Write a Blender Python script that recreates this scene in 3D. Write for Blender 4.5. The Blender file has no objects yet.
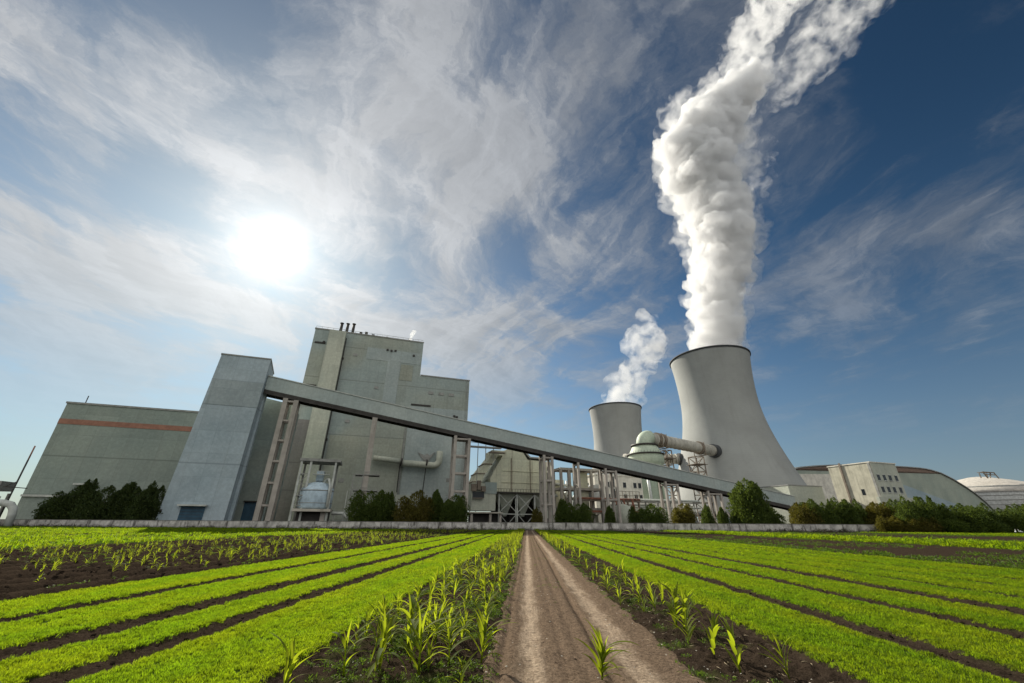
import bpy, bmesh, math, random
import numpy as np
from mathutils import Vector, Matrix, noise as mnoise

scn = bpy.context.scene
PI = math.pi
R = math.radians

# ------------------------------------------------------------------ camera
cam_data = bpy.data.cameras.new('camera')
cam = bpy.data.objects.new('camera', cam_data)
scn.collection.objects.link(cam)
scn.camera = cam
cam_data.sensor_width = 36.0
cam_data.lens = 36.0 * 396.0 / 1024.0
cam_data.clip_start = 0.1
cam_data.clip_end = 20000
_p, _y, _r = R(24.75), R(2.1), R(0.35)
_f = Vector((0, math.cos(_p), math.sin(_p)))
_u = Vector((0, -math.sin(_p), math.cos(_p)))
_x = Vector((1, 0, 0))
_x2 = _x * math.cos(_r) + _u * math.sin(_r)
_u2 = -_x * math.sin(_r) + _u * math.cos(_r)
_Z = Matrix.Rotation(_y, 3, 'Z')
_M = Matrix((_Z @ _x2, _Z @ _u2, -(_Z @ _f))).transposed()
CAMX, CAMU, CAMF = _Z @ _x2, _Z @ _u2, _Z @ _f
cam.matrix_world = Matrix.Translation((0, 0, 1.6)) @ _M.to_4x4()

# ------------------------------------------------------------------ sun, sky, exposure
SUN_AZ, SUN_EL = R(-38.6), R(32.1)
S = Vector((math.sin(SUN_AZ) * math.cos(SUN_EL), math.cos(SUN_AZ) * math.cos(SUN_EL), math.sin(SUN_EL)))
sun_data = bpy.data.lights.new('sun', 'SUN')
sun_data.energy = 5.0
sun_data.angle = R(0.6)
sun_data.color = (1.0, 0.93, 0.80)
sun = bpy.data.objects.new('sun', sun_data)
scn.collection.objects.link(sun)
sun.rotation_euler = S.to_track_quat('Z', 'Y').to_euler()
scn.view_settings.view_transform = 'Standard'
scn.view_settings.look = 'None'
scn.view_settings.exposure = 0.55
scn.view_settings.gamma = 1
scn.cycles.volume_bounces = 5
scn.cycles.max_bounces = 10
scn.cycles.transparent_max_bounces = 12
scn.cycles.volume_max_steps = 256


class NT:
    """small node-tree helper"""
    def __init__(s, nt):
        s.nt = nt; s.L = nt.links

    def n(s, t, ins=None, **kw):
        nd = s.nt.nodes.new(t)
        for k, v in kw.items():
            setattr(nd, k, v)
        for k, v in (ins or {}).items():
            if hasattr(v, 'is_linked') or isinstance(v, bpy.types.NodeSocket):
                s.L.new(v, nd.inputs[k])
            else:
                nd.inputs[k].default_value = v
        return nd

    def m(s, op, a, b=0.0, c=None, clamp=False):
        ins = {0: a, 1: b}
        if c is not None: ins[2] = c
        return s.n('ShaderNodeMath', ins, operation=op, use_clamp=clamp).outputs[0]

    def ramp(s, x, a, b, lo=0.0, hi=1.0, smooth=True):
        nd = s.n('ShaderNodeMapRange', {0: x, 1: a, 2: b, 3: lo, 4: hi})
        nd.interpolation_type = 'SMOOTHSTEP' if smooth else 'LINEAR'
        return nd.outputs[0]

    def mix(s, f, a, b, mode='MIX'):
        nd = s.n('ShaderNodeMix', data_type='RGBA', blend_type=mode)
        for k, v in ((0, f), (6, a), (7, b)):
            if isinstance(v, bpy.types.NodeSocket): s.L.new(v, nd.inputs[k])
            elif k == 0: nd.inputs[0].default_value = v
            else: nd.inputs[k].default_value = (*v[:3], 1)
        return nd.outputs[2]

    def noise(s, vec, scale, detail=4, rough=.55, dist=0.0):
        nd = s.n('ShaderNodeTexNoise', {'Scale': scale, 'Detail': detail, 'Roughness': rough, 'Distortion': dist})
        if vec is not None: s.L.new(vec, nd.inputs['Vector'])
        return nd.outputs[0]

    def mapv(s, vec, scale=(1, 1, 1), rot=(0, 0, 0), loc=(0, 0, 0)):
        return s.n('ShaderNodeMapping', {0: vec, 'Location': loc, 'Rotation': rot, 'Scale': scale}).outputs[0]


world = bpy.data.worlds.new('World')
scn.world = world
world.use_nodes = True
world.node_tree.nodes.clear()
W = NT(world.node_tree)
sky = W.n('ShaderNodeTexSky', sky_type='NISHITA')
sky.sun_disc = False
sky.sun_elevation = SUN_EL
sky.sun_rotation = SUN_AZ
sky.altitude = 100
sky.air_density = 1.0
sky.dust_density = 0.6
sky.ozone_density = 2.0
tc = W.n('ShaderNodeTexCoord').outputs['Generated']
sep = W.n('ShaderNodeSeparateXYZ', {0: tc})
dz = W.m('MAXIMUM', sep.outputs[2], 0.0)
den = W.m('ADD', dz, 0.10)
pv = W.n('ShaderNodeCombineXYZ', {0: W.m('DIVIDE', sep.outputs[0], den), 1: W.m('DIVIDE', sep.outputs[1], den), 2: 0.0}).outputs[0]
dS = W.n('ShaderNodeVectorMath', {0: tc, 1: S}, operation='DOT_PRODUCT').outputs['Value']
dSc = W.m('MAXIMUM', dS, 0.0)
# deeper, polarised-looking blue away from the sun
skyc = W.mix(1.0, sky.outputs[0], (0.29, 0.50, 0.60), 'MULTIPLY')
pol = W.m('MULTIPLY', W.ramp(dS, 0.0, 0.95, .62, 1.0), W.ramp(dz, .10, .80, 1.12, .66))
skyc = W.n('ShaderNodeVectorMath', {0: skyc, 'Scale': pol}, operation='SCALE').outputs[0]
# cirrus: fibrous noise, ridged and gently warped, in a plane overhead
warp = W.n('ShaderNodeTexNoise', {'Vector': pv, 'Scale': 0.8, 'Detail': 2.0})
wv = W.n('ShaderNodeVectorMath', {0: warp.outputs['Color'], 1: (0.5, 0.5, 0.5)}, operation='SUBTRACT').outputs[0]
wv = W.n('ShaderNodeVectorMath', {0: wv, 'Scale': 0.7}, operation='SCALE').outputs[0]
pw = W.n('ShaderNodeVectorMath', {0: pv, 1: wv}, operation='ADD').outputs[0]
warp2 = W.n('ShaderNodeTexNoise', {'Vector': pw, 'Scale': 6.0, 'Detail': 6.0, 'Roughness': .65})
wv2 = W.n('ShaderNodeVectorMath', {0: warp2.outputs['Color'], 1: (0.5, 0.5, 0.5)}, operation='SUBTRACT').outputs[0]
wv2 = W.n('ShaderNodeVectorMath', {0: wv2, 'Scale': 0.16}, operation='SCALE').outputs[0]
pf = W.n('ShaderNodeVectorMath', {0: pw, 1: wv2}, operation='ADD').outputs[0]
st1 = W.noise(W.mapv(W.mapv(pf, (1, 1, 1), (0, 0, R(38))), (3.2, .9, 1), (0, 0, 0), (3.1, 1.7, 0)), 1.0, 12, .62)
st2 = W.noise(W.mapv(W.mapv(pf, (1, 1, 1), (0, 0, R(-28))), (4.2, 1.0, 1), (0, 0, 0), (7.3, 2.2, 0)), 1.0, 12, .62)
puff = W.noise(W.mapv(pf, (2.2, 2.2, 1), (0, 0, 0), (4.4, 9.1, 0)), 1.0, 12, .66)
cov = W.noise(W.mapv(pv, (1, 1, 1), (0, 0, 0), (1.4, 4.0, 0)), 0.9, 2, .5)
toward = W.ramp(dS, 0.40, 0.97)
stm = W.m('ADD', W.m('ADD', W.m('MULTIPLY', st1, .36), W.m('MULTIPLY', st2, .32)), W.m('MULTIPLY', puff, .32))
c1 = W.m('ADD', W.m('ADD', stm, W.m('MULTIPLY', W.m('SUBTRACT', cov, .5), .45)), W.m('MULTIPLY', toward, .07))
cl = W.ramp(c1, .46, .68)
# bright filaments
fil = W.m('SUBTRACT', 1.0, W.m('MULTIPLY', W.m('ABSOLUTE', W.m('SUBTRACT', W.noise(W.mapv(W.mapv(pf, (1, 1, 1), (0, 0, R(-30))), (5.0, 1.1, 1), (0, 0, 0), (2.3, 5.2, 0)), 1.0, 9, .6), .5)), 5.0), clamp=True)
fil2 = W.m('SUBTRACT', 1.0, W.m('MULTIPLY', W.m('ABSOLUTE', W.m('SUBTRACT', W.noise(W.mapv(W.mapv(pf, (1, 1, 1), (0, 0, R(42))), (4.0, .9, 1), (0, 0, 0), (8.3, 1.2, 0)), 1.0, 9, .6), .5)), 5.0), clamp=True)
filc = W.ramp(c1, .44, .58)
fil = W.m('MULTIPLY', W.m('ADD', W.m('MULTIPLY', W.m('POWER', fil, 2.0), .30), W.m('MULTIPLY', W.m('POWER', fil2, 2.0), .26)), filc)
cl = W.m('ADD', cl, fil, clamp=True)
cl = W.m('MULTIPLY', cl, W.ramp(sep.outputs[2], 0.08, 0.46, .06, 1))
cl = W.m('MULTIPLY', cl, W.m('ADD', .46, W.m('MULTIPLY', toward, .40)))
# added bright cloud bank in the unseen sky behind the camera, filling shaded facades
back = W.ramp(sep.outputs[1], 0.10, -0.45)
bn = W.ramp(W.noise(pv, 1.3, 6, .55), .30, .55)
back_fill = W.m('MULTIPLY', back, W.m('ADD', W.m('MULTIPLY', bn, .5), .5))
g1 = W.m('POWER', dSc, 4.0)
g2 = W.m('POWER', dSc, 16.0)
g3 = W.m('POWER', dSc, 60.0)
g4 = W.m('POWER', dSc, 1100.0)
g5 = W.m('POWER', dSc, 300.0)
cb = W.m('ADD', W.m('ADD', W.m('ADD', 1.5, W.m('MULTIPLY', fil, 2.3)), W.m('MULTIPLY', g1, 1.35)), W.m('MULTIPLY', g2, 1.0))
cloudc = W.n('ShaderNodeVectorMath', {0: (0.95, 0.98, 1.02), 'Scale': cb}, operation='SCALE').outputs[0]
# thin even veil round the sun, whitening the blue
veil = W.m('MULTIPLY', W.m('POWER', dSc, 9.0), .50)
skyc = W.mix(veil, skyc, (2.3, 2.45, 2.6))
col = W.mix(cl, skyc, cloudc)
col = W.mix(back_fill, col, (7.2, 7.1, 6.8))
# pale hazy horizon
hz = W.m('POWER', W.m('SUBTRACT', 1.0, dz), W.ramp(dS, .2, .95, 5.5, 3.6))
hzc = W.mix(W.m('POWER', dSc, 2.0), (2.05, 2.3, 2.5), (4.0, 3.85, 3.15))
col = W.mix(W.m('MULTIPLY', hz, .80), col, hzc)
# aureole of the veiled sun
gl = W.m('ADD', W.m('ADD', W.m('MULTIPLY', g1, .30), W.m('MULTIPLY', g2, .65)), W.m('ADD', W.m('MULTIPLY', g3, 1.5), W.m('ADD', W.m('MULTIPLY', g5, 1.6), W.m('MULTIPLY', g4, 6.0))))
glc = W.n('ShaderNodeVectorMath', {0: (1.0, .98, .93), 'Scale': gl}, operation='SCALE').outputs[0]
col = W.mix(1.0, col, glc, 'ADD')
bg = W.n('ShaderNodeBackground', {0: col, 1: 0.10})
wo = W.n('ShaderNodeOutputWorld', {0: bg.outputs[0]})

# ------------------------------------------------------------------ helpers
COL = scn.collection
TH = R(20.5)
CU, SU = math.cos(TH), math.sin(TH)
def uv(u, v):
    return (u * CU - v * SU, u * SU + v * CU)

def tag(o, label=None, cat=None, group=None, kind=None):
    if label: o['label'] = label
    if cat: o['category'] = cat
    if group: o['group'] = group
    if kind: o['kind'] = kind
    return o

def empty(name, loc, rz, label, cat, group=None, kind=None):
    o = bpy.data.objects.new(name, None); COL.objects.link(o)
    o.empty_display_size = 0.5
    o.location = loc; o.rotation_euler = (0, 0, rz)
    return tag(o, label, cat, group, kind)

class Thing:
    """an Empty at (u, v) in the plant's own grid; parts are given in grid coordinates"""
    def __init__(s, name, u, v, label, cat, group=None):
        x, y = uv(u, v)
        s.o = empty(name, (x, y, 0), TH, label, cat, group)
        s.u, s.v = u, v
    def part(s, name, mb, mat, parent=None, label=None, smooth=False):
        ob = mb.build(name, mat, parent or s.o, (-s.u, -s.v, 0) if True else None, smooth)
        if label: ob['label'] = label
        return ob

class MB:
    def __init__(s): s.bm = bmesh.new()
    def box(s, x0, x1, y0, y1, z0, z1):
        v = [s.bm.verts.new(p) for p in ((x0, y0, z0), (x1, y0, z0), (x1, y1, z0), (x0, y1, z0), (x0, y0, z1), (x1, y0, z1), (x1, y1, z1), (x0, y1, z1))]
        for f in ((0, 3, 2, 1), (4, 5, 6, 7), (0, 1, 5, 4), (1, 2, 6, 5), (2, 3, 7, 6), (3, 0, 4, 7)):
            s.bm.faces.new([v[i] for i in f])
        return s
    def hexa(s, pts):
        v = [s.bm.verts.new(p) for p in pts]
        for f in ((0, 3, 2, 1), (4, 5, 6, 7), (0, 1, 5, 4), (1, 2, 6, 5), (2, 3, 7, 6), (3, 0, 4, 7)):
            s.bm.faces.new([v[i] for i in f])
        return s
    def beam(s, a, b, w, h=None):
        a, b = Vector(a), Vector(b); h = h or w
        d = (b - a).normalized()
        ref = Vector((0, 0, 1)) if abs(d.z) < .9 else Vector((0, 1, 0))
        sx = d.cross(ref).normalized(); sy = sx.cross(d).normalized()
        P = []
        for c in (a, b):
            for (i, j) in ((-1, -1), (1, -1), (1, 1), (-1, 1)):
                P.append(c + sx * i * w / 2 + sy * j * h / 2)
        return s.hexa(P)
    def tube(s, pts, r, seg=12, caps=True):
        pts = [Vector(p) for p in pts]
        rs = r if isinstance(r, (list, tuple)) else [r] * len(pts)
        rings = []
        ref = None
        for i, p in enumerate(pts):
            d = (pts[min(i + 1, len(pts) - 1)] - pts[max(i - 1, 0)]).normalized()
            if ref is None:
                ref = d.orthogonal().normalized()
            ref = (ref - d * ref.dot(d)).normalized()
            bn_ = d.cross(ref)
            rings.append([s.bm.verts.new(p + (ref * math.cos(2 * PI * k / seg) + bn_ * math.sin(2 * PI * k / seg)) * rs[i]) for k in range(seg)])
        for a, b in zip(rings, rings[1:]):
            for k in range(seg):
                f = s.bm.faces.new((a[k], a[(k + 1) % seg], b[(k + 1) % seg], b[k])); f.smooth = True
        if caps:
            s.bm.faces.new(rings[0][::-1]); s.bm.faces.new(rings[-1])
        return s
    def prism(s, poly, y0, y1):
        """poly of (x, z) extruded along y"""
        a = [s.bm.verts.new((x, y0, z)) for x, z in poly]
        b = [s.bm.verts.new((x, y1, z)) for x, z in poly]
        s.bm.faces.new(a[::-1]); s.bm.faces.new(b)
        n = len(poly)
        for i in range(n):
            s.bm.faces.new((a[i], a[(i + 1) % n], b[(i + 1) % n], b[i]))
        return s
    def lathe(s, cx, cy, prof, seg=48, close=False, smooth=True):
        rings = []
        for (r, z) in prof:
            if r < 1e-4:
                rings.append([s.bm.verts.new((cx, cy, z))])
            else:
                rings.append([s.bm.verts.new((cx + r * math.cos(2 * PI * k / seg), cy + r * math.sin(2 * PI * k / seg), z)) for k in range(seg)])
        prs = list(zip(rings, rings[1:]))
        if close: prs.append((rings[-1], rings[0]))
        for a, b in prs:
            for k in range(seg):
                k2 = (k + 1) % seg
                q = ([a[k], a[k2]] if len(a) > 1 else [a[0]]) + ([b[k2], b[k]] if len(b) > 1 else [b[0]])
                if len(q) >= 3:
                    f = s.bm.faces.new(q); f.smooth = smooth
        return s
    def build(s, name, mat, parent=None, off=None, smooth=False, recalc=True):
        if recalc: bmesh.ops.recalc_face_normals(s.bm, faces=s.bm.faces)
        if off: bmesh.ops.translate(s.bm, verts=s.bm.verts, vec=Vector(off))
        me = bpy.data.meshes.new(name); s.bm.to_mesh(me); s.bm.free()
        ob = bpy.data.objects.new(name, me); COL.objects.link(ob)
        if mat: me.materials.append(mat)
        if parent: ob.parent = parent
        return ob

def mesh_np(name, V, F, mat, parent=None, smooth=False):
    """V (n,3), F (m,3|4) -> object"""
    V = np.asarray(V, np.float32); F = np.asarray(F, np.int32)
    me = bpy.data.meshes.new(name)
    me.vertices.add(len(V)); me.vertices.foreach_set('co', V.ravel())
    k = F.shape[1]
    me.loops.add(F.size); me.loops.foreach_set('vertex_index', F.ravel())
    me.polygons.add(len(F)); me.polygons.foreach_set('loop_start', np.arange(0, F.size, k, dtype=np.int32))
    me.polygons.foreach_set('loop_total', np.full(len(F), k, np.int32))
    if smooth: me.polygons.foreach_set('use_smooth', np.ones(len(F), bool))
    me.update(calc_edges=True)
    if mat: me.materials.append(mat)
    ob = bpy.data.objects.new(name, me); COL.objects.link(ob)
    if parent: ob.parent = parent
    return ob

# ------------------------------------------------------------------ materials
def new_mat(name):
    m = bpy.data.materials.new(name); m.use_nodes = True
    m.node_tree.nodes.clear()
    return m, NT(m.node_tree)

def finish(T, color, rough=.7, bump=None, strength=.3, dist=.1, metal=0.0, spec=.3, trans=None):
    b = T.n('ShaderNodeBsdfPrincipled', {'Base Color': color if isinstance(color, bpy.types.NodeSocket) else (*color[:3], 1), 'Roughness': rough, 'Metallic': metal, 'Specular IOR Level': spec})
    if bump is not None:
        bp = T.n('ShaderNodeBump', {'Height': bump, 'Strength': strength, 'Distance': dist})
        T.L.new(bp.outputs[0], b.inputs['Normal'])
    out = b.outputs[0]
    if trans:
        tr = T.n('ShaderNodeBsdfTranslucent', {0: trans[0] if isinstance(trans[0], bpy.types.NodeSocket) else (*trans[0], 1)})
        mx = T.n('ShaderNodeMixShader', {0: trans[1], 1: out, 2: tr.outputs[0]})
        out = mx.outputs[0]
    T.n('ShaderNodeOutputMaterial', {0: out})

def cladding(name, c, dirt=(.20, .19, .16), seams=(), streak=.35, ribs=.6, patch=.12, rough=.6, tint=None):
    """profiled sheet cladding: fine vertical ribs, panel-to-panel tone changes, rain streaks, horizontal joints"""
    m, T = new_mat(name)
    oc = T.n('ShaderNodeTexCoord').outputs['Object']
    sp = T.n('ShaderNodeSeparateXYZ', {0: oc})
    pan = T.n('ShaderNodeTexBrick', {'Vector': T.n('ShaderNodeCombineXYZ', {0: T.m('ADD', sp.outputs[0], sp.outputs[1]), 1: sp.outputs[2], 2: 0.0}).outputs[0],
              'Color1': (1, 1, 1, 1), 'Color2': (1 - patch, 1 - patch, 1 - patch, 1), 'Mortar': (1 - patch * 1.8,) * 3 + (1,), 'Scale': 1.0, 'Mortar Size': .06, 'Brick Width': 5.5, 'Row Height': 8.0})
    pan.offset = 0.0
    big = T.ramp(T.noise(oc, .045, 4, .6), .3, .7)
    base = T.mix(big, (c[0] * .84, c[1] * .87, c[2] * .88), (c[0] * 1.08, c[1] * 1.06, c[2] * 1.04))
    if tint:
        base = T.mix(T.ramp(T.noise(oc, .028, 2, .5), .42, .6), base, tint)
    base = T.mix(1.0, base, pan.outputs[0], 'MULTIPLY')
    sv = T.mapv(oc, (.55, .55, .022))
    stn = T.ramp(T.noise(sv, 1.0, 6, .7), .50, .78)
    base = T.mix(T.m('MULTIPLY', stn, streak), base, dirt)
    mot = T.ramp(T.noise(oc, .9, 6, .7), .35, .75, .88, 1.08)
    base = T.mix(1.0, base, T.n('ShaderNodeCombineXYZ', {0: mot, 1: mot, 2: mot}).outputs[0], 'MULTIPLY')
    for z in seams:
        dd = T.m('ABSOLUTE', T.m('SUBTRACT', sp.outputs[2], z))
        base = T.mix(T.ramp(dd, .12, .35, .55, 0), base, (c[0] * .45, c[1] * .45, c[2] * .45))
    rib = T.n('ShaderNodeTexWave', {'Vector': T.n('ShaderNodeCombineXYZ', {0: T.m('ADD', sp.outputs[0], sp.outputs[1]), 1: 0.0, 2: 0.0}).outputs[0], 'Scale': .8}).outputs[1]
    finish(T, base, rough, rib, ribs, .08)
    return m

def concrete(name, c, stain=.5, scale=1.0, lift=0, rough=.85, dirt=(.07, .065, .055)):
    m, T = new_mat(name)
    oc = T.n('ShaderNodeTexCoord').outputs['Object']
    n1 = T.ramp(T.noise(oc, .25 * scale, 6, .65), .3, .7)
    vv = .10 if lift else .22
    base = T.mix(n1, (c[0] * (1 - vv), c[1] * (1 - vv), c[2] * (1 - vv)), (c[0] * 1.08, c[1] * 1.08, c[2] * 1.08))
    sv = T.mapv(oc, (.9 * scale, .9 * scale, .07 * scale))
    stn = T.ramp(T.noise(sv, 1.0, 7, .7), .48, .75)
    base = T.mix(T.m('MULTIPLY', stn, stain), base, dirt)
    if lift:
        sp = T.n('ShaderNodeSeparateXYZ', {0: oc})
        fz = T.m('FRACT', T.m('DIVIDE', sp.outputs[2], lift))
        ln = T.ramp(T.m('ABSOLUTE', T.m('SUBTRACT', fz, .5)), .46, .5, 0, .35)
        base = T.mix(ln, base, (c[0] * .5, c[1] * .5, c[2] * .5))
    finish(T, base, rough, T.noise(oc, 2.5 * scale, 6, .7), .25, .08)
    return m

def paint(name, c, rough=.5, var=.25, metal=0.0, dirt=(.10, .08, .06), scale=1.0, amt=.4):
    m, T = new_mat(name)
    oc = T.n('ShaderNodeTexCoord').outputs['Object']
    n1 = T.ramp(T.noise(oc, .5 * scale, 5, .6), .3, .7, 1 - var, 1 + var * .4)
    base = T.mix(1.0, c, T.n('ShaderNodeCombineXYZ', {0: n1, 1: n1, 2: n1}).outputs[0], 'MULTIPLY')
    d = T.ramp(T.noise(T.mapv(oc, (1.4 * scale, 1.4 * scale, .3 * scale)), 1.0, 6, .7), .55, .8)
    base = T.mix(T.m('MULTIPLY', d, amt), base, dirt)
    finish(T, base, rough, metal=metal)
    return m

def leafmat(name, c1, c2, trans_c, trans=.45, rough=.45, hue=.5, field=False):
    m, T = new_mat(name)
    info = T.n('ShaderNodeObjectInfo')
    geo = T.n('ShaderNodeNewGeometry')
    r = geo.outputs['Random Per Island']
    f = T.m('FRACT', T.m('ADD', r, T.m('MULTIPLY', info.outputs['Random'], 3.7)))
    base = T.mix(f, c1, c2)
    k = T.ramp(T.n('ShaderNodeTexNoise', {'Vector': T.n('ShaderNodeTexCoord').outputs['Object'], 'Scale': 3.0}).outputs[0], .3, .7, .8, 1.15)
    base = T.mix(1.0, base, T.n('ShaderNodeCombineXYZ', {0: k, 1: k, 2: k}).outputs[0], 'MULTIPLY')
    tcl = T.mix(f, trans_c, tuple(x * .7 for x in trans_c))
    if field:
        gp = geo.outputs['Position']
        v1 = T.ramp(T.noise(T.mapv(gp, (1, .35, 1)), .9, 5, .65), .3, .7)
        v2 = T.ramp(T.noise(gp, 4.0, 4, .65), .3, .7, .72, 1.2)
        yl = T.mix(v1, (.80, .92, .9), (1.22, 1.04, 1.0))
        yl = T.mix(1.0, yl, T.n('ShaderNodeCombineXYZ', {0: v2, 1: v2, 2: v2}).outputs[0], 'MULTIPLY')
        base = T.mix(1.0, base, yl, 'MULTIPLY'); tcl = T.mix(1.0, tcl, yl, 'MULTIPLY')
    finish(T, base, rough, trans=(tcl, trans), spec=.10)
    return m

M = {}
M['clad_green'] = cladding('green grey cladding', (.35, .39, .35), seams=(), tint=(.36, .45, .44))
M['clad_boiler'] = cladding('boiler cladding', (.375, .405, .35), seams=(93, 73.5, 57, 43.5, 28.5, 15.5), tint=(.35, .41, .39), streak=.25)
M['clad_blue'] = cladding('blue grey cladding', (.42, .50, .545), seams=(20.5, 51.3, 41.6), streak=.28)
M['clad_hall'] = cladding('hall cladding', (.31, .36, .32), seams=(24, 10.4), streak=.25)
M['clad_recess_shade'] = cladding('recess shade cladding', (.23, .22, .21), seams=(28.6, 15.7), streak=.3)  # boiler cladding with the recess shade put into its colour
M['clad_gallery'] = cladding('gallery cladding', (.44, .50, .48), streak=.22, ribs=.8, patch=.08)
M['clad_cream'] = cladding('cream cladding', (.74, .73, .56), streak=.6, dirt=(.16, .10, .05), patch=.15)
M['clad_pale'] = cladding('pale green cladding', (.52, .54, .45), streak=.35, patch=.1)
M['patch_light'] = cladding('newer cladding', (.42, .475, .46), streak=.2)
M['patch_dark'] = cladding('older cladding', (.34, .36, .30), streak=.3)
M['red'] = paint('red stripe', (.33, .16, .11), .6)
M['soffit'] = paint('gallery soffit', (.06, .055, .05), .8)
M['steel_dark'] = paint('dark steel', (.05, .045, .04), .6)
M['steel_rust'] = paint('rusty steel', (.23, .19, .15), .8, amt=.5)
M['steel_grey'] = paint('grey steel', (.30, .30, .28), .55)
M['steel_pale'] = paint('pale steel', (.52, .54, .50), .5)
M['pipe_red'] = paint('red brown pipe', (.26, .11, .07), .6)
M['concrete'] = concrete('support concrete', (.42, .385, .34), .45)
M['concrete_pale'] = concrete('pale concrete', (.50, .47, .40), .35)
M['tower'] = concrete('cooling tower shell', (.315, .325, .31), .30, .14, lift=1.5, dirt=(.22, .215, .20))
M['tower_dark'] = concrete('tower rim', (.07, .075, .08), .3)
M['white_wall'] = concrete('white render', (.72, .69, .60), .35, dirt=(.2, .18, .14))
M['wall_old'] = concrete('boundary wall plaster', (.46, .44, .41), 1.0, .35, dirt=(.04, .038, .035))
def wall_material():
    m, T = new_mat('stained whitewash')
    oc = T.n('ShaderNodeTexCoord').outputs['Object']
    n1 = T.ramp(T.noise(oc, .5, 7, .7), .35, .65)
    base = T.mix(n1, (.30, .29, .27), (.60, .58, .54))
    st = T.ramp(T.noise(T.mapv(oc, (.55, .55, .12), loc=(5, 0, 0)), 1.0, 8, .72), .50, .62)
    base = T.mix(T.m('MULTIPLY', st, .85), base, (.055, .050, .042))
    sp = T.n('ShaderNodeSeparateXYZ', {0: oc})
    foot = T.m('MULTIPLY', T.ramp(T.m('ADD', sp.outputs[2], T.m('MULTIPLY', T.noise(oc, .8, 5, .6), 1.2)), .6, 1.3, 1, 0), .8)
    base = T.mix(foot, base, (.06, .055, .045))
    finish(T, base, .9, T.noise(oc, 3.0, 6, .7), .3, .08)
    return m
M['wall'] = wall_material()
M['tank_blue'] = paint('blue white tank', (.50, .62, .70), .4, amt=.3)
M['door_blue'] = paint('blue door', (.035, .09, .14), .5)
M['window'] = paint('dark glass', (.02, .025, .03), .15, amt=.1)
M['vault'] = cladding('vault cladding', (.38, .43, .36), streak=.15, ribs=.3)
M['vault_band'] = paint('vault ridge band', (.22, .15, .11), .6)
M['vault_blue'] = cladding('vault lower wall', (.36, .45, .49), streak=.15)
M['white_metal'] = paint('white sheet', (.62, .64, .62), .4, amt=.3)
M['trunk'] = concrete('bark', (.10, .08, .06), .6, 4)
M['duct'] = concrete('duct shell', (.50, .48, .42), .5, .6, dirt=(.12, .11, .09))
M['absorber'] = cladding('absorber shell', (.52, .60, .47), streak=.35, ribs=.2)

# ground soils ------------------------------------------------------
def soil_material(name, attr=True):
    m, T = new_mat(name)
    geo = T.n('ShaderNodeNewGeometry'); P = geo.outputs['Position']
    n1 = T.ramp(T.noise(P, 1.1, 8, .7), .3, .7)
    n2 = T.ramp(T.noise(P, 16, 8, .75), .25, .75)
    n3 = T.ramp(T.noise(P, 70, 3, .8), .35, .7)
    base = T.mix(n2, (.009, .0065, .0045), (.048, .036, .026))
    base = T.mix(T.m('MULTIPLY', n1, .5), base, (.046, .033, .024))
    base = T.mix(T.m('MULTIPLY', T.ramp(n3, .7, 1.0), .25), base, (.20, .150, .11))
    g = T.n('ShaderNodeAttribute', attribute_name='green').outputs['Fac']
    gn = T.ramp(T.noise(P, 6, 6, .7), .25, .75)
    gcol = T.mix(gn, (.020, .040, .006), (.07, .12, .012))
    base = T.mix(g, base, gcol)
    hgt = T.m('ADD', T.m('MULTIPLY', T.noise(P, 14, 8, .7), .6), T.m('MULTIPLY', T.noise(P, 60, 5, .7), .25))
    finish(T, base, 1.0, hgt, .9, .06, spec=0.0)
    return m
def track_material():
    m, T = new_mat('track dust')
    geo = T.n('ShaderNodeNewGeometry'); P = geo.outputs['Position']
    d = T.n('ShaderNodeAttribute', attribute_name='dust').outputs['Fac']
    ns = T.noise(T.mapv(P, (6, .9, 1)), 1.0, 8, .72)
    n2 = T.ramp(T.noise(P, 22, 8, .75), .25, .75)
    n3 = T.ramp(T.noise(P, 90, 3, .8), .5, .75)
    dark = T.mix(n2, (.050, .036, .025), (.215, .155, .108))
    pale = T.mix(n2, (.19, .142, .100), (.50, .40, .295))
    f = T.ramp(T.m('ADD', d, T.m('ADD', T.m('MULTIPLY', T.m('SUBTRACT', ns, .5), 1.3), T.m('MULTIPLY', T.m('SUBTRACT', T.noise(P, 2.2, 6, .7), .5), .8))), .15, .95)
    base = T.mix(f, dark, pale)
    base = T.mix(T.m('MULTIPLY', n3, .25), base, (.36, .30, .25))
    tread = T.n('ShaderNodeTexWave', {'Vector': T.mapv(P, (.6, 1, 1), (0, 0, R(14))), 'Scale': 3.2, 'Distortion': 3.5, 'Detail': 3.0}, bands_direction='Y').outputs[1]
    hgt = T.m('ADD', T.m('ADD', T.m('MULTIPLY', T.noise(P, 20, 8, .75), .9), T.m('MULTIPLY', ns, .8)), T.m('MULTIPLY', T.m('MULTIPLY', tread, f), .35))
    finish(T, base, 1.0, hgt, .9, .05, spec=0.0)
    return m
M['soil'] = soil_material('field soil')
M['track'] = track_material()

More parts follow.
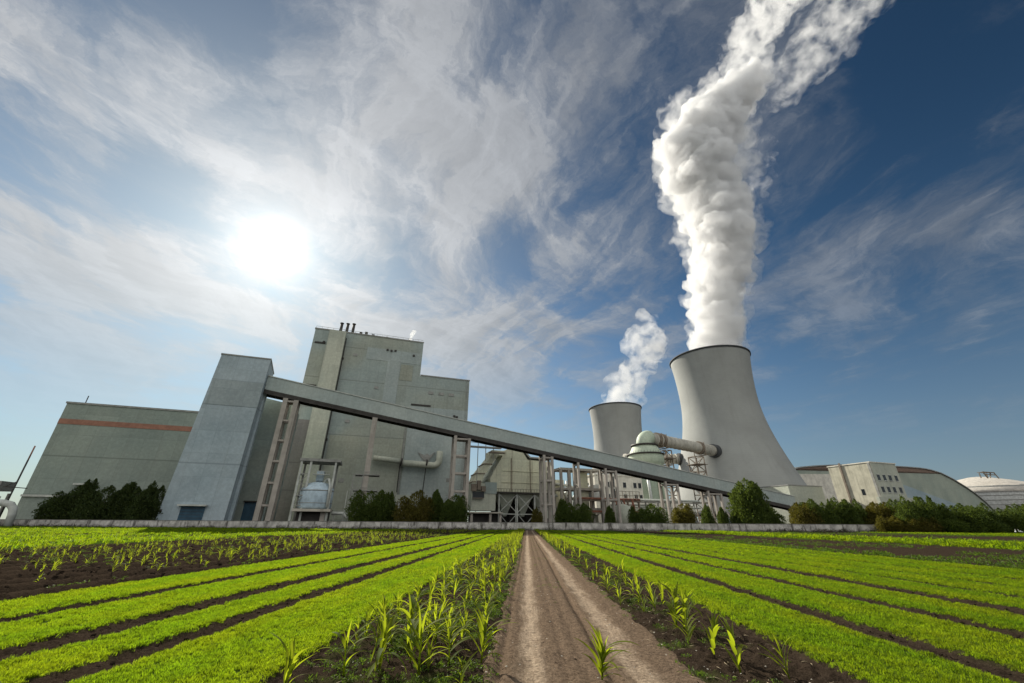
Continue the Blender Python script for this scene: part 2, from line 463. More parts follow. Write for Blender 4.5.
# ------------------------------------------------------------------ terrain
rng = np.random.default_rng(7)
def hashn(ix, iy):
    n = (ix * 374761393 + iy * 668265263) & 0x7fffffff
    n = (n ^ (n >> 13)) * 1274126177 & 0x7fffffff
    return ((n ^ (n >> 16)) & 0xffff) / 65535.0
def vnoise(x, y):
    ix, iy = np.floor(x).astype(np.int64), np.floor(y).astype(np.int64)
    fx, fy = x - ix, y - iy
    fx = fx * fx * (3 - 2 * fx); fy = fy * fy * (3 - 2 * fy)
    a, b, c, d = hashn(ix, iy), hashn(ix + 1, iy), hashn(ix, iy + 1), hashn(ix + 1, iy + 1)
    return (a * (1 - fx) + b * fx) * (1 - fy) + (c * (1 - fx) + d * fx) * fy
def fbm(x, y, o=4):
    s = 0; a = .5
    for i in range(o):
        s = s + a * (vnoise(x * 2 ** i + 17.3 * i, y * 2 ** i + 9.1 * i) - .5); a *= .5
    return s * 2

BEDS = [(-4.97, -2.78), (-6.48, -5.26), (-8.93, -6.98), (-11.35, -9.30),
        (3.62, 5.48), (5.80, 7.68), (7.98, 9.72), (10.28, 12.0), (12.12, 14.0), (14.1, 15.95), (16.15, 18.1), (18.2, 19.9)]
WALL_Y = 130.0
def edge_wob(x, y):
    return .10 * fbm(x * 3 + 5, y * 1.7) + .05 * fbm(x + 50, y * .35)
def bed_mask(x, y, soft=.06):
    m = np.zeros_like(x)
    w = edge_wob(x, y)
    for a, b in BEDS:
        d = np.minimum(x + w - a - .05, b - .05 - x - w)
        m = np.maximum(m, np.clip(d / soft, 0, 1))
    return m * (y < 127) * (y > 1)
def ground_h(x, y):
    near = np.clip((60 - y) / 50, 0, 1) * np.clip((y + 5) / 5, 0, 1)
    bm_ = bed_mask(x, y, .14)
    h = .055 * bm_ - .03
    trk = np.clip((np.minimum(x + .75, 2.25 - x)) / .3, 0, 1)
    clod = (np.abs(fbm(x * 7, y * 7, 4)) * .10 + fbm(x * 1.3, y * 1.3, 3) * .05)
    h = h + clod * near * (1 - bm_ * .6) * (1 - trk * .8)
    ridge = (x < -11.4) & (x > -31)
    h = h + np.where(ridge, .12 * np.sin((x + .3 * fbm(x * .2, y * .3)) * 2 * PI / 1.35), 0) * (y < 125)
    # ruts
    for c, w_, d_ in ((0.0, .22, .045), (1.35, .24, .055), (-.36, .05, .04), (1.03, .07, .07), (.45, .06, .02), (.70, .08, .02)):
        cc = c + .05 * fbm(y * .25 + c * 9, y * 0 + c)
        h = h - d_ * np.exp(-((x - cc) / w_) ** 2) * trk
    h = h + (fbm(x * 5, y * 3, 4) * .022 + np.abs(fbm(x * 11, y * 9, 3)) * .02) * trk * np.clip((40 - y) / 30, 0, 1)
    return h

def axis(segments):
    out = [segments[0][0]]
    for a, b, st in segments:
        n = max(1, int(round((b - a) / st)))
        out += list(np.linspace(a, b, n + 1)[1:])
    return np.array(out)
xs = axis([(-6000, -1500, 1500), (-1500, -300, 200), (-300, -60, 12), (-60, -31, .8), (-31, -12, .16), (-12, -3.2, .085), (-3.2, 3.8, .035), (3.8, 12, .085), (12, 24, .2), (24, 60, 1.0), (60, 300, 12), (300, 1500, 200), (1500, 6000, 1500)])
yy = [4.2]
while yy[-1] < 130: yy.append(yy[-1] + max(.035, yy[-1] * .0068))
ys = np.concatenate([axis([(-400, -20, 40), (-20, 4.2, 2.0)]), np.array(yy[1:]), axis([(yy[-1], 600, 30), (600, 3000, 400), (3000, 9000, 1500)])[1:]])
GX, GY = np.meshgrid(xs, ys)
GZ = ground_h(GX, GY) * (np.abs(GX) < 62) * (GY < 131)
# shallow dip under the track sheet
V = np.stack([GX, GY, GZ], -1).reshape(-1, 3)
ny, nx = GX.shape
idx = np.arange(nx * ny).reshape(ny, nx)
F = np.stack([idx[:-1, :-1], idx[:-1, 1:], idx[1:, 1:], idx[1:, :-1]], -1).reshape(-1, 4)
field = mesh_np('field', V, F, M['soil'], smooth=True)
tag(field, 'dark ploughed soil of the field running to the plant', 'field', kind='structure')
X_, Y_ = GX.ravel(), GY.ravel()
green = bed_mask(X_ , Y_, .3) ** 2 * .9
farL = (X_ < -31) & (Y_ < 127)
green = np.where(farL, np.clip(.55 + 1.6 * np.sin(X_ * .45) * .4 + fbm(X_ * .1, Y_ * .3) * 1.2, 0, .9), green)
bandR = ((X_ > 38) & (X_ < 53)) | ((X_ > 92) & (X_ < 240))
green = np.where(bandR & (Y_ < 127), np.clip(.6 + fbm(X_ * .4, Y_ * .4) * 1.2, 0, .85), green)
strip = ((X_ > -2.75) & (X_ < -.55)) | ((X_ > 2.0) & (X_ < 3.4))
green = np.where(strip & (Y_ < 127), np.clip(fbm(X_ * 1.5, Y_ * 1.5) * 1.1 - .05, 0, .5), green)
at_ = field.data.attributes.new('green', 'FLOAT', 'POINT')
at_.data.foreach_set('value', green.astype(np.float32))

tx = axis([(-.62, 2.12, .035)])
ty = np.array([4.2] + [y for y in yy[1:] if y < 128])
TX, TY = np.meshgrid(tx, ty)
edge = np.minimum(TX + .62, 2.12 - TX)
TZ = ground_h(TX, TY) + .012 - .07 * np.clip(1 - (edge + .12 * fbm(TX * 4, TY * 2)) / .12, 0, 1)
V = np.stack([TX, TY, TZ], -1).reshape(-1, 3)
ny, nx = TX.shape
idx = np.arange(nx * ny).reshape(ny, nx)
F = np.stack([idx[:-1, :-1], idx[:-1, 1:], idx[1:, 1:], idx[1:, :-1]], -1).reshape(-1, 4)
track = mesh_np('dirt_track', V, F, M['track'], smooth=True)
tag(track, 'dusty farm track with two pale wheel ruts between the corn rows', 'track', kind='structure')
tX, tY = V[:, 0], V[:, 1]
dust = np.exp(-((tX - .02 - .05 * fbm(tY * .25, tY * 0)) / .22) ** 2) * .80 + np.exp(-((tX - 1.36 - .05 * fbm(tY * .25 + 12, tY * 0)) / .24) ** 2) * .75 - .04
dust -= .9 * np.exp(-((tX - 1.02) / .06) ** 2) + .4 * np.exp(-((tX + .37) / .05) ** 2)
a2 = track.data.attributes.new('dust', 'FLOAT', 'POINT'); a2.data.foreach_set('value', dust.astype(np.float32))

# ------------------------------------------------------------------ buildings
# turbine hall, far left
t = Thing('turbine_hall', -89, 200, 'low wide grey-green hall with a red stripe at far left', 'building')
w = t.part('wall', MB().box(-118.2, -60, 200, 236, 0, 43.9), M['clad_hall'])
t.part('roof_parapet', MB().box(-118.5, -60, 199.7, 236.3, 43.9, 44.6), M['steel_grey'])
t.part('stripe', MB().box(-118.2, -60, 199.88, 200, 35.9, 37.9), M['red'])
t.part('ledge', MB().box(-118.2, -106.5, 199.2, 200, 9.6, 10.3), M['steel_pale'])
t.part('canopy', MB().box(-104.5, -98, 198.2, 200, 13.9, 14.5), M['steel_pale'])
t.part('door', MB().box(-103.6, -98.8, 199.9, 200, 0, 13), M['steel_grey'])
mb = MB(); mb.beam((-115.5, 205, 44.6), (-115.5, 205, 48.6), .25); t.part('lightning_rod', mb, M['steel_dark'])

# transfer tower
t = Thing('transfer_tower', -55, 176, 'tall pale blue-grey windowless tower with a blue door, left end of the conveyor', 'tower')
t.part('wall', MB().hexa([(-65.6, 172, 0), (-46.2, 172, 0), (-46.2, 181, 0), (-65.6, 181, 0), (-62.7, 172, 61.4), (-45.5, 172, 61.4), (-45.5, 181, 58.2), (-62.7, 181, 58.2)]), M['clad_blue'])
t.part('upper_panel', MB().box(-62.6, -45.6, 171.9, 172, 41.6, 51.3), cladding('darker tone cladding', (.36, .42, .44), streak=.2))  # upper band clad in a darker tone
d = t.part('door', MB().box(-59.5, -52.6, 171.8, 172, 0, 6.4), M['door_blue'])
mb = MB()
for k in range(1, 7): mb.box(-59.4, -52.7, 171.74, 171.8, k * .95 - .05, k * .95 + .05)
t.part('door_rib', mb, M['steel_dark'], d)
t.part('canopy', MB().box(-60.3, -52, 170.2, 172, 6.5, 7.0), M['steel_pale'])
t.part('roof_trim', MB().hexa([(-62.9, 171.8, 61.4), (-45.3, 171.8, 61.4), (-45.3, 181.2, 58.2), (-62.9, 181.2, 58.2), (-62.9, 171.8, 61.9), (-45.3, 171.8, 61.9), (-45.3, 181.2, 58.7), (-62.9, 181.2, 58.7)]), M['steel_grey'])
t.part('corner_pilaster', MB().box(-46.2, -45.1, 176.3, 178.3, 0, 50), M['clad_blue'])
t.part('vent', MB().box(-65.3, -64.6, 171.7, 172.4, 4.6, 5.4), M['steel_dark'])

# bunker annex
t = Thing('bunker_annex', -40, 190, 'grey annex wall between the blue-grey tower and the boiler house', 'building')
t.part('wall', MB().hexa([(-57, 186, 0), (-36.4, 186, 0), (-36.4, 204, 0), (-57, 204, 0), (-57, 186, 51), (-36.4, 186, 47.3), (-36.4, 204, 47.3), (-57, 204, 51)]), M['clad_green'])
mb = MB(); mb.tube([(-35.9, 186.2, 0), (-35.9, 186.2, 46.9)], 1.15, 16); t.part('corner_stack', mb, M['clad_pale'])
d = t.part('door', MB().box(-44.6, -40.6, 185.85, 186, 0, 8.6), M['door_blue'])
t.part('canopy', MB().box(-44.9, -40.3, 184.9, 186, 8.6, 9.1), M['steel_dark'])

# boiler house
t = Thing('boiler_house', 3, 240, 'huge stepped grey-green boiler house, tallest block of the plant', 'building')
t.part('wall', MB().box(-42.2, 18.3, 226, 275, 0, 101.6), M['clad_boiler'])
t.part('wing', MB().box(18.3, 48, 226, 270, 0, 80.6), M['clad_boiler'])
t.part('recess_shade_panel', MB().box(-41.9, -34.8, 225.8, 226, 0, 50), M['clad_recess_shade'])  # dark panel paints the shade of the recess left of the pilaster
t.part('pilaster', MB().box(-34.3, -25.6, 222.5, 226, 0, 100.9), M['clad_pale'])
mb = MB(); mb.box(-42.5, 18.5, 225.7, 226, 101.6, 102.3); mb.box(-42.5, -42.2, 226, 275, 101.6, 102.3); t.part('roof_trim', mb, M['steel_grey'])
t.part('wing_trim', MB().box(18.5, 48.3, 225.7, 226, 80.6, 81.3), M['steel_grey'])
t.part('cladding_patch', MB().box(-13, 17.5, 225.85, 226, 87.2, 94.4), M['patch_light'])
t.part('cladding_patch', MB().box(-.9, 6.4, 225.86, 226, 56, 87.2), M['patch_light'])
t.part('cladding_patch', MB().box(6.8, 13.8, 225.83, 226, 76.6, 86.3), M['patch_dark'])
t.part('cladding_patch', MB().box(14.5, 47.8, 225.87, 226, 2, 62), M['patch_light'])
t.part('cladding_patch', MB().box(-24, 13, 225.84, 226, 3, 43), cladding('ochre cladding', (.40, .42, .35), streak=.3))
mb = MB(); mb.beam((13.6, 225.6, 0), (13.6, 225.6, 50), .5); t.part('downpipe', mb, M['steel_grey'])
mb = MB(); mb.beam((-25.2, 225.4, 2), (-25.2, 225.4, 98), .45); t.part('downpipe', mb, M['steel_dark'])
for (u0, u1, z) in ((-41, -35.5, 93), (-41, -35.5, 68), (15, 26, 62.5)):
    t.part('louvre', MB().box(u0, u1, 225.6, 226, z, z + .9), M['steel_dark'])
for (u0, z) in ((-2.5, 93.6), (-.2, 93.3), (2, 93.6), (12.8, 92), (39.5, 57.6), (-25.8, 85), (-25.8, 61), (-25.8, 40), (41, 57.2), (-37, 93.5)):
    t.part('vent', MB().box(u0, u0 + 1.2, 225.3, 226, z, z + 1.1), M['steel_dark'])
for (u, h) in ((-29.6, 4.6), (-26.3, 4.8), (-23, 5.2)):
    mb = MB(); mb.tube([(u, 230, 101.6), (u, 230, 101.6 + h + 2.5)], .8, 10); mb.tube([(u, 230, 101.8 + h + 2.5), (u, 230, 104.6 + h)], 1.1, 10); t.part('roof_stack', mb, M['steel_dark'])
for (u, h) in ((-19, 2), (-16, 2.6), (-12, 1.6), (-4, 1.2), (9, 1.2)):
    t.part('roof_fan', MB().box(u, u + 1.5, 228, 229.5, 102.3, 102.3 + h), M['steel_dark'])

for (u, z, wd, hh) in ((-20, 88, 2.2, 1.4), (-6, 70, 2.2, 1.4), (24, 70, 3, 1.6), (30, 70, 3, 1.6), (36, 70, 3, 1.6), (-18, 50, 2.4, 1.6), (38, 22, 3, 2), (31, 14, 2.5, 1.8), (-16, 20, 2.5, 2)):
    f_ = t.part('louvre', MB().box(u, u + wd, 225.7, 226, z, z + hh), M['steel_grey'])
mb = MB()
for q in (46.2, 47.2): mb.beam((q, 225.4, 3), (q, 225.4, 81), .12)
for z in np.arange(4, 81, 1.2): mb.beam((46.2, 225.4, z), (47.2, 225.4, z), .1)
t.part('ladder', mb, M['steel_grey'])
mb = MB()
for q in np.arange(-42, 18, 3.0): mb.beam((q, 226.2, 102.3), (q, 226.2, 103.5), .12)
mb.beam((-42, 226.2, 103.5), (18, 226.2, 103.5), .14)
t.part('roof_railing', mb, M['steel_grey'])

# facade duct on the boiler house
t = Thing('exhaust_duct', 16, 223, 'grey duct running level along the boiler house wall then turning up', 'duct')
mb = MB(); mb.tube([(-1, 222.8, 32.3), (13.2, 222.8, 31.2)], 1.35, 16)
pts = [(13.2, 222.8, 30.4), (30, 222.8, 29.9)] + [(30 + 3 * math.sin(a), 222.8, 32.9 - 3 * math.cos(a)) for a in np.linspace(.2, PI / 2, 7)] + [(33, 222.8, 37.5)]
pts = [(p[0], p[1], p[2]) for p in pts]
mb.tube(pts, 1.7, 16); t.part('pipe', mb, M['clad_pale'])
for u in (13.2, 26.3): 
    mb = MB(); mb.tube([(u - .4, 222.8, 30.8), (u + .4, 222.8, 30.7)], 2.1, 16); t.part('flange', mb, M['steel_dark'])
mb = MB(); mb.beam((26.3, 223.4, 29), (25.6, 223.4, 14), .45); t.part('bracket', mb, M['steel_dark'])
mb = MB(); mb.beam((12.7, 223.4, 30), (12.7, 223.4, 16), .5); t.part('bracket', mb, M['steel_dark'])
mb = MB(); mb.prism([(21.5, 36.8), (25.3, 35.4), (26.5, 36.4), (28, 35.4), (31, 37.6), (28.8, 34.2), (27.6, 32.4), (25.2, 32.4), (23.6, 34)], 225.4, 225.8); t.part('wall_stain', mb, M['steel_grey'])  # flat plate shaped like the dark stain on the wall

# small wall-side tank house
t = Thing('pump_house', 17, 205, 'small pale cabin between bushes at the boiler house foot', 'cabin')
t.part('wall', MB().box(12, 19.5, 203, 208, 0, 10.5), M['white_metal'])
t.part('roof', MB().box(11.2, 21.5, 202.2, 208.6, 10.5, 13.6), M['clad_pale'])
t.part('door', MB().box(14, 16, 202.9, 203, 0, 4), M['steel_dark'])

# conveyor gallery
G0, G1 = -45.4, 224.0
def gz(u): return 55.1 - .1438 * (u + 45.5)
t = Thing('conveyor_gallery', 90, 177, 'long enclosed grey conveyor gallery sloping down across the plant', 'conveyor')
def slab(u0, u1, v0, v1, zo0, zo1):
    return MB().hexa([(u0, v0, gz(u0) + zo0), (u1, v0, gz(u1) + zo0), (u1, v1, gz(u1) + zo0), (u0, v1, gz(u0) + zo0), (u0, v0, gz(u0) + zo1), (u1, v0, gz(u1) + zo1), (u1, v1, gz(u1) + zo1), (u0, v1, gz(u0) + zo1)])
body = t.part('wall', slab(G0, G1, 174, 179.6, -5.4, 0), M['clad_gallery'])
t.part('roof', slab(G0, G1, 173.7, 179.9, 0, .35), M['steel_pale'])
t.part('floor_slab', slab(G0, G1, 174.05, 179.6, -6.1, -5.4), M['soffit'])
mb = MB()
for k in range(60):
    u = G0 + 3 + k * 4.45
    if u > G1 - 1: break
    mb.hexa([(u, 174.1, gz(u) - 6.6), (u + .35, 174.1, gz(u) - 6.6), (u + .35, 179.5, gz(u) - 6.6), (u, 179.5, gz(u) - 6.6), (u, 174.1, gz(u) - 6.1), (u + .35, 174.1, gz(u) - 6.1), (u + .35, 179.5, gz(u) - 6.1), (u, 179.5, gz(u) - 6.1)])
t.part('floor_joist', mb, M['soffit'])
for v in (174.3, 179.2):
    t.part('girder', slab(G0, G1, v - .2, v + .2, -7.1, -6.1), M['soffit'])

def trestle(name, u, du, label, w=1.5, v0=174.6, v1=179.0, rungs=6, mat='concrete', lean=0.0, twin=True, xb=False):
    t = Thing(name, u, 177, label, 'trestle', 'supports under the conveyor gallery')
    us = (u - du / 2, u + du / 2) if du else (u,)
    for uu in us:
        for vv in ((v0, v1) if twin else (v0,)):
            top = gz(uu) - 7.1
            mb = MB(); mb.box(uu - w / 2, uu + w / 2, vv - w / 2, vv + w / 2, 0, top)
            t.part('column', mb, M[mat])
    for k in range(1, rungs + 1):
        z = (gz(u) - 7.5) * k / rungs - .4
        for uu in us:
            if twin:
                t.part('crossbeam', MB().box(uu - w * .3, uu + w * .3, v0 + w / 2, v1 - w / 2, z - .5, z + .3), M[mat])
        if du:
            for vv in ((v0, v1) if twin else (v0,)):
                t.part('crossbeam', MB().box(us[0] + w / 2, us[1] - w / 2, vv - w * .3, vv + w * .3, z - .4, z + .3), M[mat])
    return t
trestle('gallery_trestle', -35.2, 3.9, 'tallest ladder-like concrete support, beside the blue-grey tower', 1.7, v1=178.2, rungs=6)
t2 = trestle('gallery_trestle', -2.4, 0, 'single tall concrete support in front of the boiler house', 2.0, rungs=5)
for z in (18.8, 13):
    t2.part('platform', MB().box(-6.5, 2.6, 173.2, 180, z, z + .35), M['steel_grey'])
    mb = MB()
    for q in np.linspace(-6.4, 2.5, 8): mb.beam((q, 173.25, z), (q, 173.25, z + 1.2), .1)
    mb.beam((-6.5, 173.25, z + 1.2), (2.6, 173.25, z + 1.2), .12); t2.part('railing', mb, M['steel_grey'])
mb = MB()
for q in (-7, -3.6): mb.beam((q, 173.4, 0), (q, 173.4, 19), .35)
for k in range(12): mb.beam((-7, 173.4, 1.5 + k * 1.5), (-3.6, 173.4, 1.5 + k * 1.5), .18)
t2.part('stair', mb, M['steel_grey'])
trestle('gallery_trestle', 35.3, 6.2, 'four-legged braced support at the right edge of the boiler house', 1.25, rungs=5)
trestle('gallery_trestle', 76.0, 4.0, 'twin-column support in front of the cream precipitator', 1.15, rungs=3)
trestle('gallery_trestle', 91.4, 0, 'slim support at the left of the white office', 1.0, rungs=3)
trestle('gallery_trestle', 108.6, 5.6, 'paired columns in front of the white office', 1.1, rungs=2)
trestle('gallery_trestle', 142.9, 7.0, 'leaning-looking pair of thin columns right of the absorber tower', 1.1, rungs=1)
trestle('gallery_trestle', 169.0, 8.0, 'pair of thin columns left of the big round-topped tree', 1.1, rungs=1)
trestle('gallery_trestle', 198.0, 6.0, 'short low support hidden by the big round-topped tree', 1.1, rungs=1)

# blue silo with its frame
t = Thing('silo', -19.6, 180, 'blue-white round tank inside a steel frame at the boiler house foot', 'tank')
mb = MB(); mb.lathe(-19.6, 180, [(0, 6.4), (5.5, 6.4), (6.0, 7.0), (6.0, 13.2), (5.7, 13.8), (3.6, 15.6), (0, 16.6)], 40); t.part('tank', mb, M['tank_blue'])
mb = MB(); mb.lathe(-19.6, 180, [(6.0, 8.3), (6.1, 8.3), (6.1, 8.5), (6.0, 8.5)], 40); mb.lathe(-19.6, 180, [(6.0, 12.7), (6.12, 12.7), (6.12, 13.0), (6.0, 13.0)], 40); t.part('band', mb, M['steel_grey'])
t.part('filter_box', MB().box(-20.9, -18.3, 178.8, 181, 16.6, 20.2), M['tank_blue'])
mb = MB(); mb.tube([(-17.8, 178.5, 14.8), (-17.2, 178.2, 16.8), (-16.6, 178, 17.3), (-15.9, 176.6, 17), (-15.0, 175.2, 14.5), (-14.8, 175, 7)], .42, 10); t.part('pipe', mb, M['steel_pale'])
mb = MB(); mb.box(-26.2, -13.2, 173.2, 186, 5.4, 6.3); t.part('deck', mb, M['concrete_pale'])
t.part('bay_shade', MB().box(-25, -16, 177.5, 184, 0, 5.4), M['steel_dark'])  # solid dark box painted in for the shade of the opening below the deck
t = Thing('steel_frame', -20, 181, 'tall grey frame with a flat roof over the blue-white tank', 'frame')
t.part('roof', MB().box(-27.4, -12.8, 175.4, 186.5, 23.4, 24.4), M['steel_grey'])
for u in (-26.6, -23.3, -14.4):
    t.part('column', MB().box(u - .35, u + .35, 175.7, 176.4, 0, 23.4), M['steel_pale'])
for u in (-26.6, -14.4):
    t.part('column', MB().box(u - .35, u + .35, 185.4, 186.1, 0, 23.4), M['steel_grey'])
t.part('column', MB().box(-16.6, -15, 175.7, 177.3, 0, 6), M['concrete'])
mb = MB()
for z in (7.5, 11, 15, 18.7): mb.beam((-26.6, 176, z), (-23.3, 176, z), .3)
for z in (11, 18.7): mb.beam((-26.6, 176, z), (-26.6, 185.8, z), .3)
for a, b in ((7.5, 11), (11, 15), (15, 18.7)): mb.beam((-26.6, 176, a), (-23.3, 176, b), .2)
t.part('bracing', mb, M['steel_grey'])
mb = MB(); mb.box(-22, -16, 176, 178, 18.6, 18.8); mb.beam((-22, 176, 19.9), (-16, 176, 19.9), .12)
for q in np.linspace(-22, -16, 6): mb.beam((q, 176, 18.8), (q, 176, 19.9), .1)
t.part('railing', mb, M['steel_pale'])

# low pipework beside the silo
t = Thing('ground_pipe', -10, 178, 'low pale pipe on short legs right of the tank frame', 'pipe')
mb = MB(); mb.tube([(-13, 178, 5), (-9, 178, 5), (-7.5, 178, 3.6), (-5, 178, 3.6)], .6, 10); t.part('pipe', mb, M['steel_pale'])
for q in (-12, -8.8):
    mb = MB(); mb.beam((q, 178, 0), (q, 178, 4.6), .4); t.part('leg', mb, M['steel_grey'])

# electrostatic precipitator
t = Thing('precipitator', 72, 200, 'rust-streaked cream precipitator box with hoppers beneath the conveyor', 'machinery')
t.part('wall', MB().prism([(56.5, 16.2), (90, 16.2), (90, 31.5), (75.5, 32.2), (72.5, 36.4), (69.5, 38.2), (63.6, 36.6), (59.6, 29.5), (55.5, 22)], 200, 226), M['clad_cream'])
t.part('roof_plate', MB().prism([(70, 39.3), (76.6, 32.9), (88.5, 32.9), (88.5, 33.6), (77, 33.6), (70.2, 40)], 199.3, 227), M['steel_grey'])
for u in (66.5, 76.8, 83):
    mb = MB(); mb.box(u - .16, u + .16, 199.6, 200, 16.2, 32.4); t.part('stiffener', mb, M['steel_rust'])
for z in (20.5, 26):
    mb = MB(); mb.box(61.5, 87.4, 199.7, 200, z, z + .22); t.part('stiffener', mb, M['clad_cream'])
t.part('walkway', MB().box(57.5, 88, 197.2, 200, 15.3, 15.9), M['steel_dark'])
mb = MB()
for q in np.linspace(57.6, 87.9, 22): mb.beam((q, 197.25, 15.9), (q, 197.25, 17.3), .12)
mb.beam((57.5, 197.25, 17.3), (88, 197.25, 17.3), .14); t.part('railing', mb, M['steel_dark'])
for u in (60.2, 69.6, 79.0):
    mb = MB(); mb.hexa([(u + 3.6, 204, 5), (u + 5.2, 204, 5), (u + 5.2, 205.6, 5), (u + 3.6, 205.6, 5), (u, 200.4, 15.3), (u + 8.8, 200.4, 15.3), (u + 8.8, 209, 15.3), (u, 209, 15.3)]); t.part('hopper', mb, M['clad_pale'])
for u in (60, 69.3, 78.6, 87.9):
    t.part('leg', MB().box(u - .35, u + .35, 198.6, 199.3, 0, 15.3), M['steel_pale'])
    t.part('leg', MB().box(u - .35, u + .35, 210, 210.7, 0, 15.3), M['steel_dark'])
for u in (60, 69.3, 78.6):
    mb = MB(); mb.beam((u, 198.9, 6.5), (u + 9.3, 198.9, 15), .35); mb.beam((u, 198.9, 15), (u + 9.3, 198.9, 6.5), .35)
    mb.beam((u, 198.9, 6), (u + 9.3, 198.9, 6), .4); mb.beam((u, 198.9, 6.3), (u + 4.6, 198.9, 1.5), .25); mb.beam((u + 9.3, 198.9, 6.3), (u + 4.6, 198.9, 1.5), .25)
    t.part('brace', mb, M['steel_pale'])
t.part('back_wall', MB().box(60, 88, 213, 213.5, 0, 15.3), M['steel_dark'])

for k, off in enumerate((0, 4.2, 8.4)):
    t = Thing('inlet_duct', 52, 200 + off, ['nearest', 'middle', 'farthest'][k] + ' of three rusty cream ducts slanting up to the precipitator', 'duct', 'slanting ducts left of the precipitator')
    mb = MB()
    mb.hexa([(45.2, 200 + off, 16), (48.6, 200 + off, 16), (48.6, 203 + off, 16), (45.2, 203 + off, 16), (48.5, 200 + off, 24), (52.5, 200 + off, 24), (52.5, 203 + off, 24), (48.5, 203 + off, 24)])
    mb.hexa([(48.5, 200 + off, 24), (52.5, 200 + off, 24), (52.5, 203 + off, 24), (48.5, 203 + off, 24), (56, 200 + off, 33.5), (59.5, 200 + off, 33.5), (59.5, 203 + off, 33.5), (56, 203 + off, 33.5)])
    mb.box(56, 64, 200 + off, 203 + off, 33.5, 36)
    t.part('duct_body', mb, M['clad_cream'])
    for z, u in ((20, 46.9), (24, 48.5), (28.7, 52.2)):
        t.part('flange', MB().box(u - .3, u + 4.3, 199.7 + off, 203.3 + off, z, z + .5), M['steel_rust'])
t = Thing('roof_gantry', 50, 190, 'dark overhead walkway crossing the sky gap left of the precipitator', 'walkway')
t.part('deck', MB().box(43, 60, 196, 198, 36.2, 36.9), M['steel_grey'])
t.part('deck', MB().box(54, 62, 196, 198, 34, 34.6), M['steel_rust'])
mb = MB()
for q in (44, 48, 52, 56): mb.beam((q, 197, 30 if q != 48 else 0), (q, 197, 38.5), .3)
mb.beam((43, 196, 38.4), (60, 196, 38.4), .15); t.part('post', mb, M['steel_grey'])

t = Thing('control_cabin', 50, 192, 'pale green box on stilts left of the precipitator hoppers', 'cabin')
t.part('wall', MB().box(44.6, 56.2, 192, 202, 7.2, 19), M['clad_pale'])
t.part('upper_wall', MB().box(51, 56.6, 191.6, 202, 14.5, 19.6), M['clad_green'])
t.part('window', MB().box(45, 50.6, 191.9, 192, 12.6, 15.2), M['window'])
t.part('deck', MB().box(43.5, 59.5, 190.6, 203, 6, 6.6), M['concrete_pale'])
for u in (45, 53.8, 58.6): t.part('leg', MB().box(u - .5, u + .5, 191.5, 192.5, 0, 6), M['concrete'])
t.part('bay_shade', MB().box(44.5, 58, 196, 196.3, 0, 6), M['steel_dark'])  # dark sheet painted in for the shade beneath the cabin
t = Thing('equipment_stack', 47, 191, 'dark jumble of fans and boxes on the cabin roof edge', 'machinery')
for a in ((44, 46.5, 15.4, 18.5), (46.8, 48.4, 16, 20), (48.8, 50.8, 15.3, 17.6), (45, 50, 12.2, 12.5)):
    t.part('fan_box', MB().box(a[0], a[1], 190, 191.6, a[2], a[3]), M['steel_rust'])

t = Thing('white_tarp_pile', 68, 188, 'low white covered pile behind the wall under the hoppers', 'pile')
mb = MB()
pf = [(58 + k * 1.6, 1.2 + 1.2 * abs(math.sin(k * 1.3))) for k in range(12)]
mb.prism([(58, 0)] + pf + [(76, 0)], 186, 189.5); t.part('cover', mb, M['white_metal'])

# concrete rack with green boxes
t = Thing('concrete_rack', 98, 190, 'open concrete frame holding green tanks right of the precipitator', 'frame')
for u in (89.5, 93.8, 98.6, 106.5, 111.6):
    for v in (190, 199):
        t.part('column', MB().box(u - .6, u + .6, v - .6, v + .6, 0, 27.3), M['concrete'])
for z in (8, 17.2, 26.6):
    t.part('floor_slab', MB().box(88.8, 112.2, 189.3, 199.7, z, z + 1.1), M['concrete'])
for z in (9.1, 18.3):
    for u0, u1 in ((99.5, 105.5),):
        t.part('tank', MB().box(u0, u1, 192, 197, z, z + 7.8), M['clad_cream'])
mb = MB(); mb.beam((89.5, 189.6, 8.5), (93.8, 189.6, 17.2), .3); mb.beam((93.8, 189.6, 8.5), (89.5, 189.6, 17.2), .3); t.part('brace', mb, M['steel_rust'])

# more plant packed under and behind the conveyor
cl_r = random.Random(5)
t = Thing('dust_collector', 95, 212, 'pale box with round vessels behind the open concrete frame', 'machinery')
t.part('wall', MB().box(90, 101, 211, 219, 0, 24), M['clad_cream'])
for k, u in enumerate((104, 109, 114)):
    mb = MB(); mb.lathe(u, 214, [(0, 0), (2.1, 0), (2.1, 16 - k * 2), (1.2, 18 - k * 2), (.5, 19 - k * 2), (.5, 24 - k * 2), (0, 24 - k * 2)], 20); t.part('vessel', mb, M['white_metal'])
mb = MB(); mb.tube([(91, 210.4, 22), (104, 210.4, 21), (112, 210.4, 17), (117, 210.4, 17)], .8, 10); t.part('pipe', mb, M['steel_pale'])
t.part('walkway', MB().box(101, 118, 210.5, 212, 14, 14.4), M['steel_grey'])
mb = MB()
for q in np.linspace(101, 118, 14): mb.beam((q, 210.5, 14.4), (q, 210.5, 15.7), .14)
mb.beam((101, 210.5, 15.7), (118, 210.5, 15.7), .16); t.part('railing', mb, M['steel_grey'])
t = Thing('fan_house', 86, 194, 'small grey machine house between two conveyor supports', 'machinery')
t.part('wall', MB().box(80.5, 87.5, 193, 198, 0, 9), M['clad_pale'])
t.part('roof', MB().box(80, 88, 192.5, 198.5, 9, 9.5), M['steel_grey'])
t.part('door', MB().box(82, 84, 192.94, 193, 0, 4.2), M['steel_dark'])
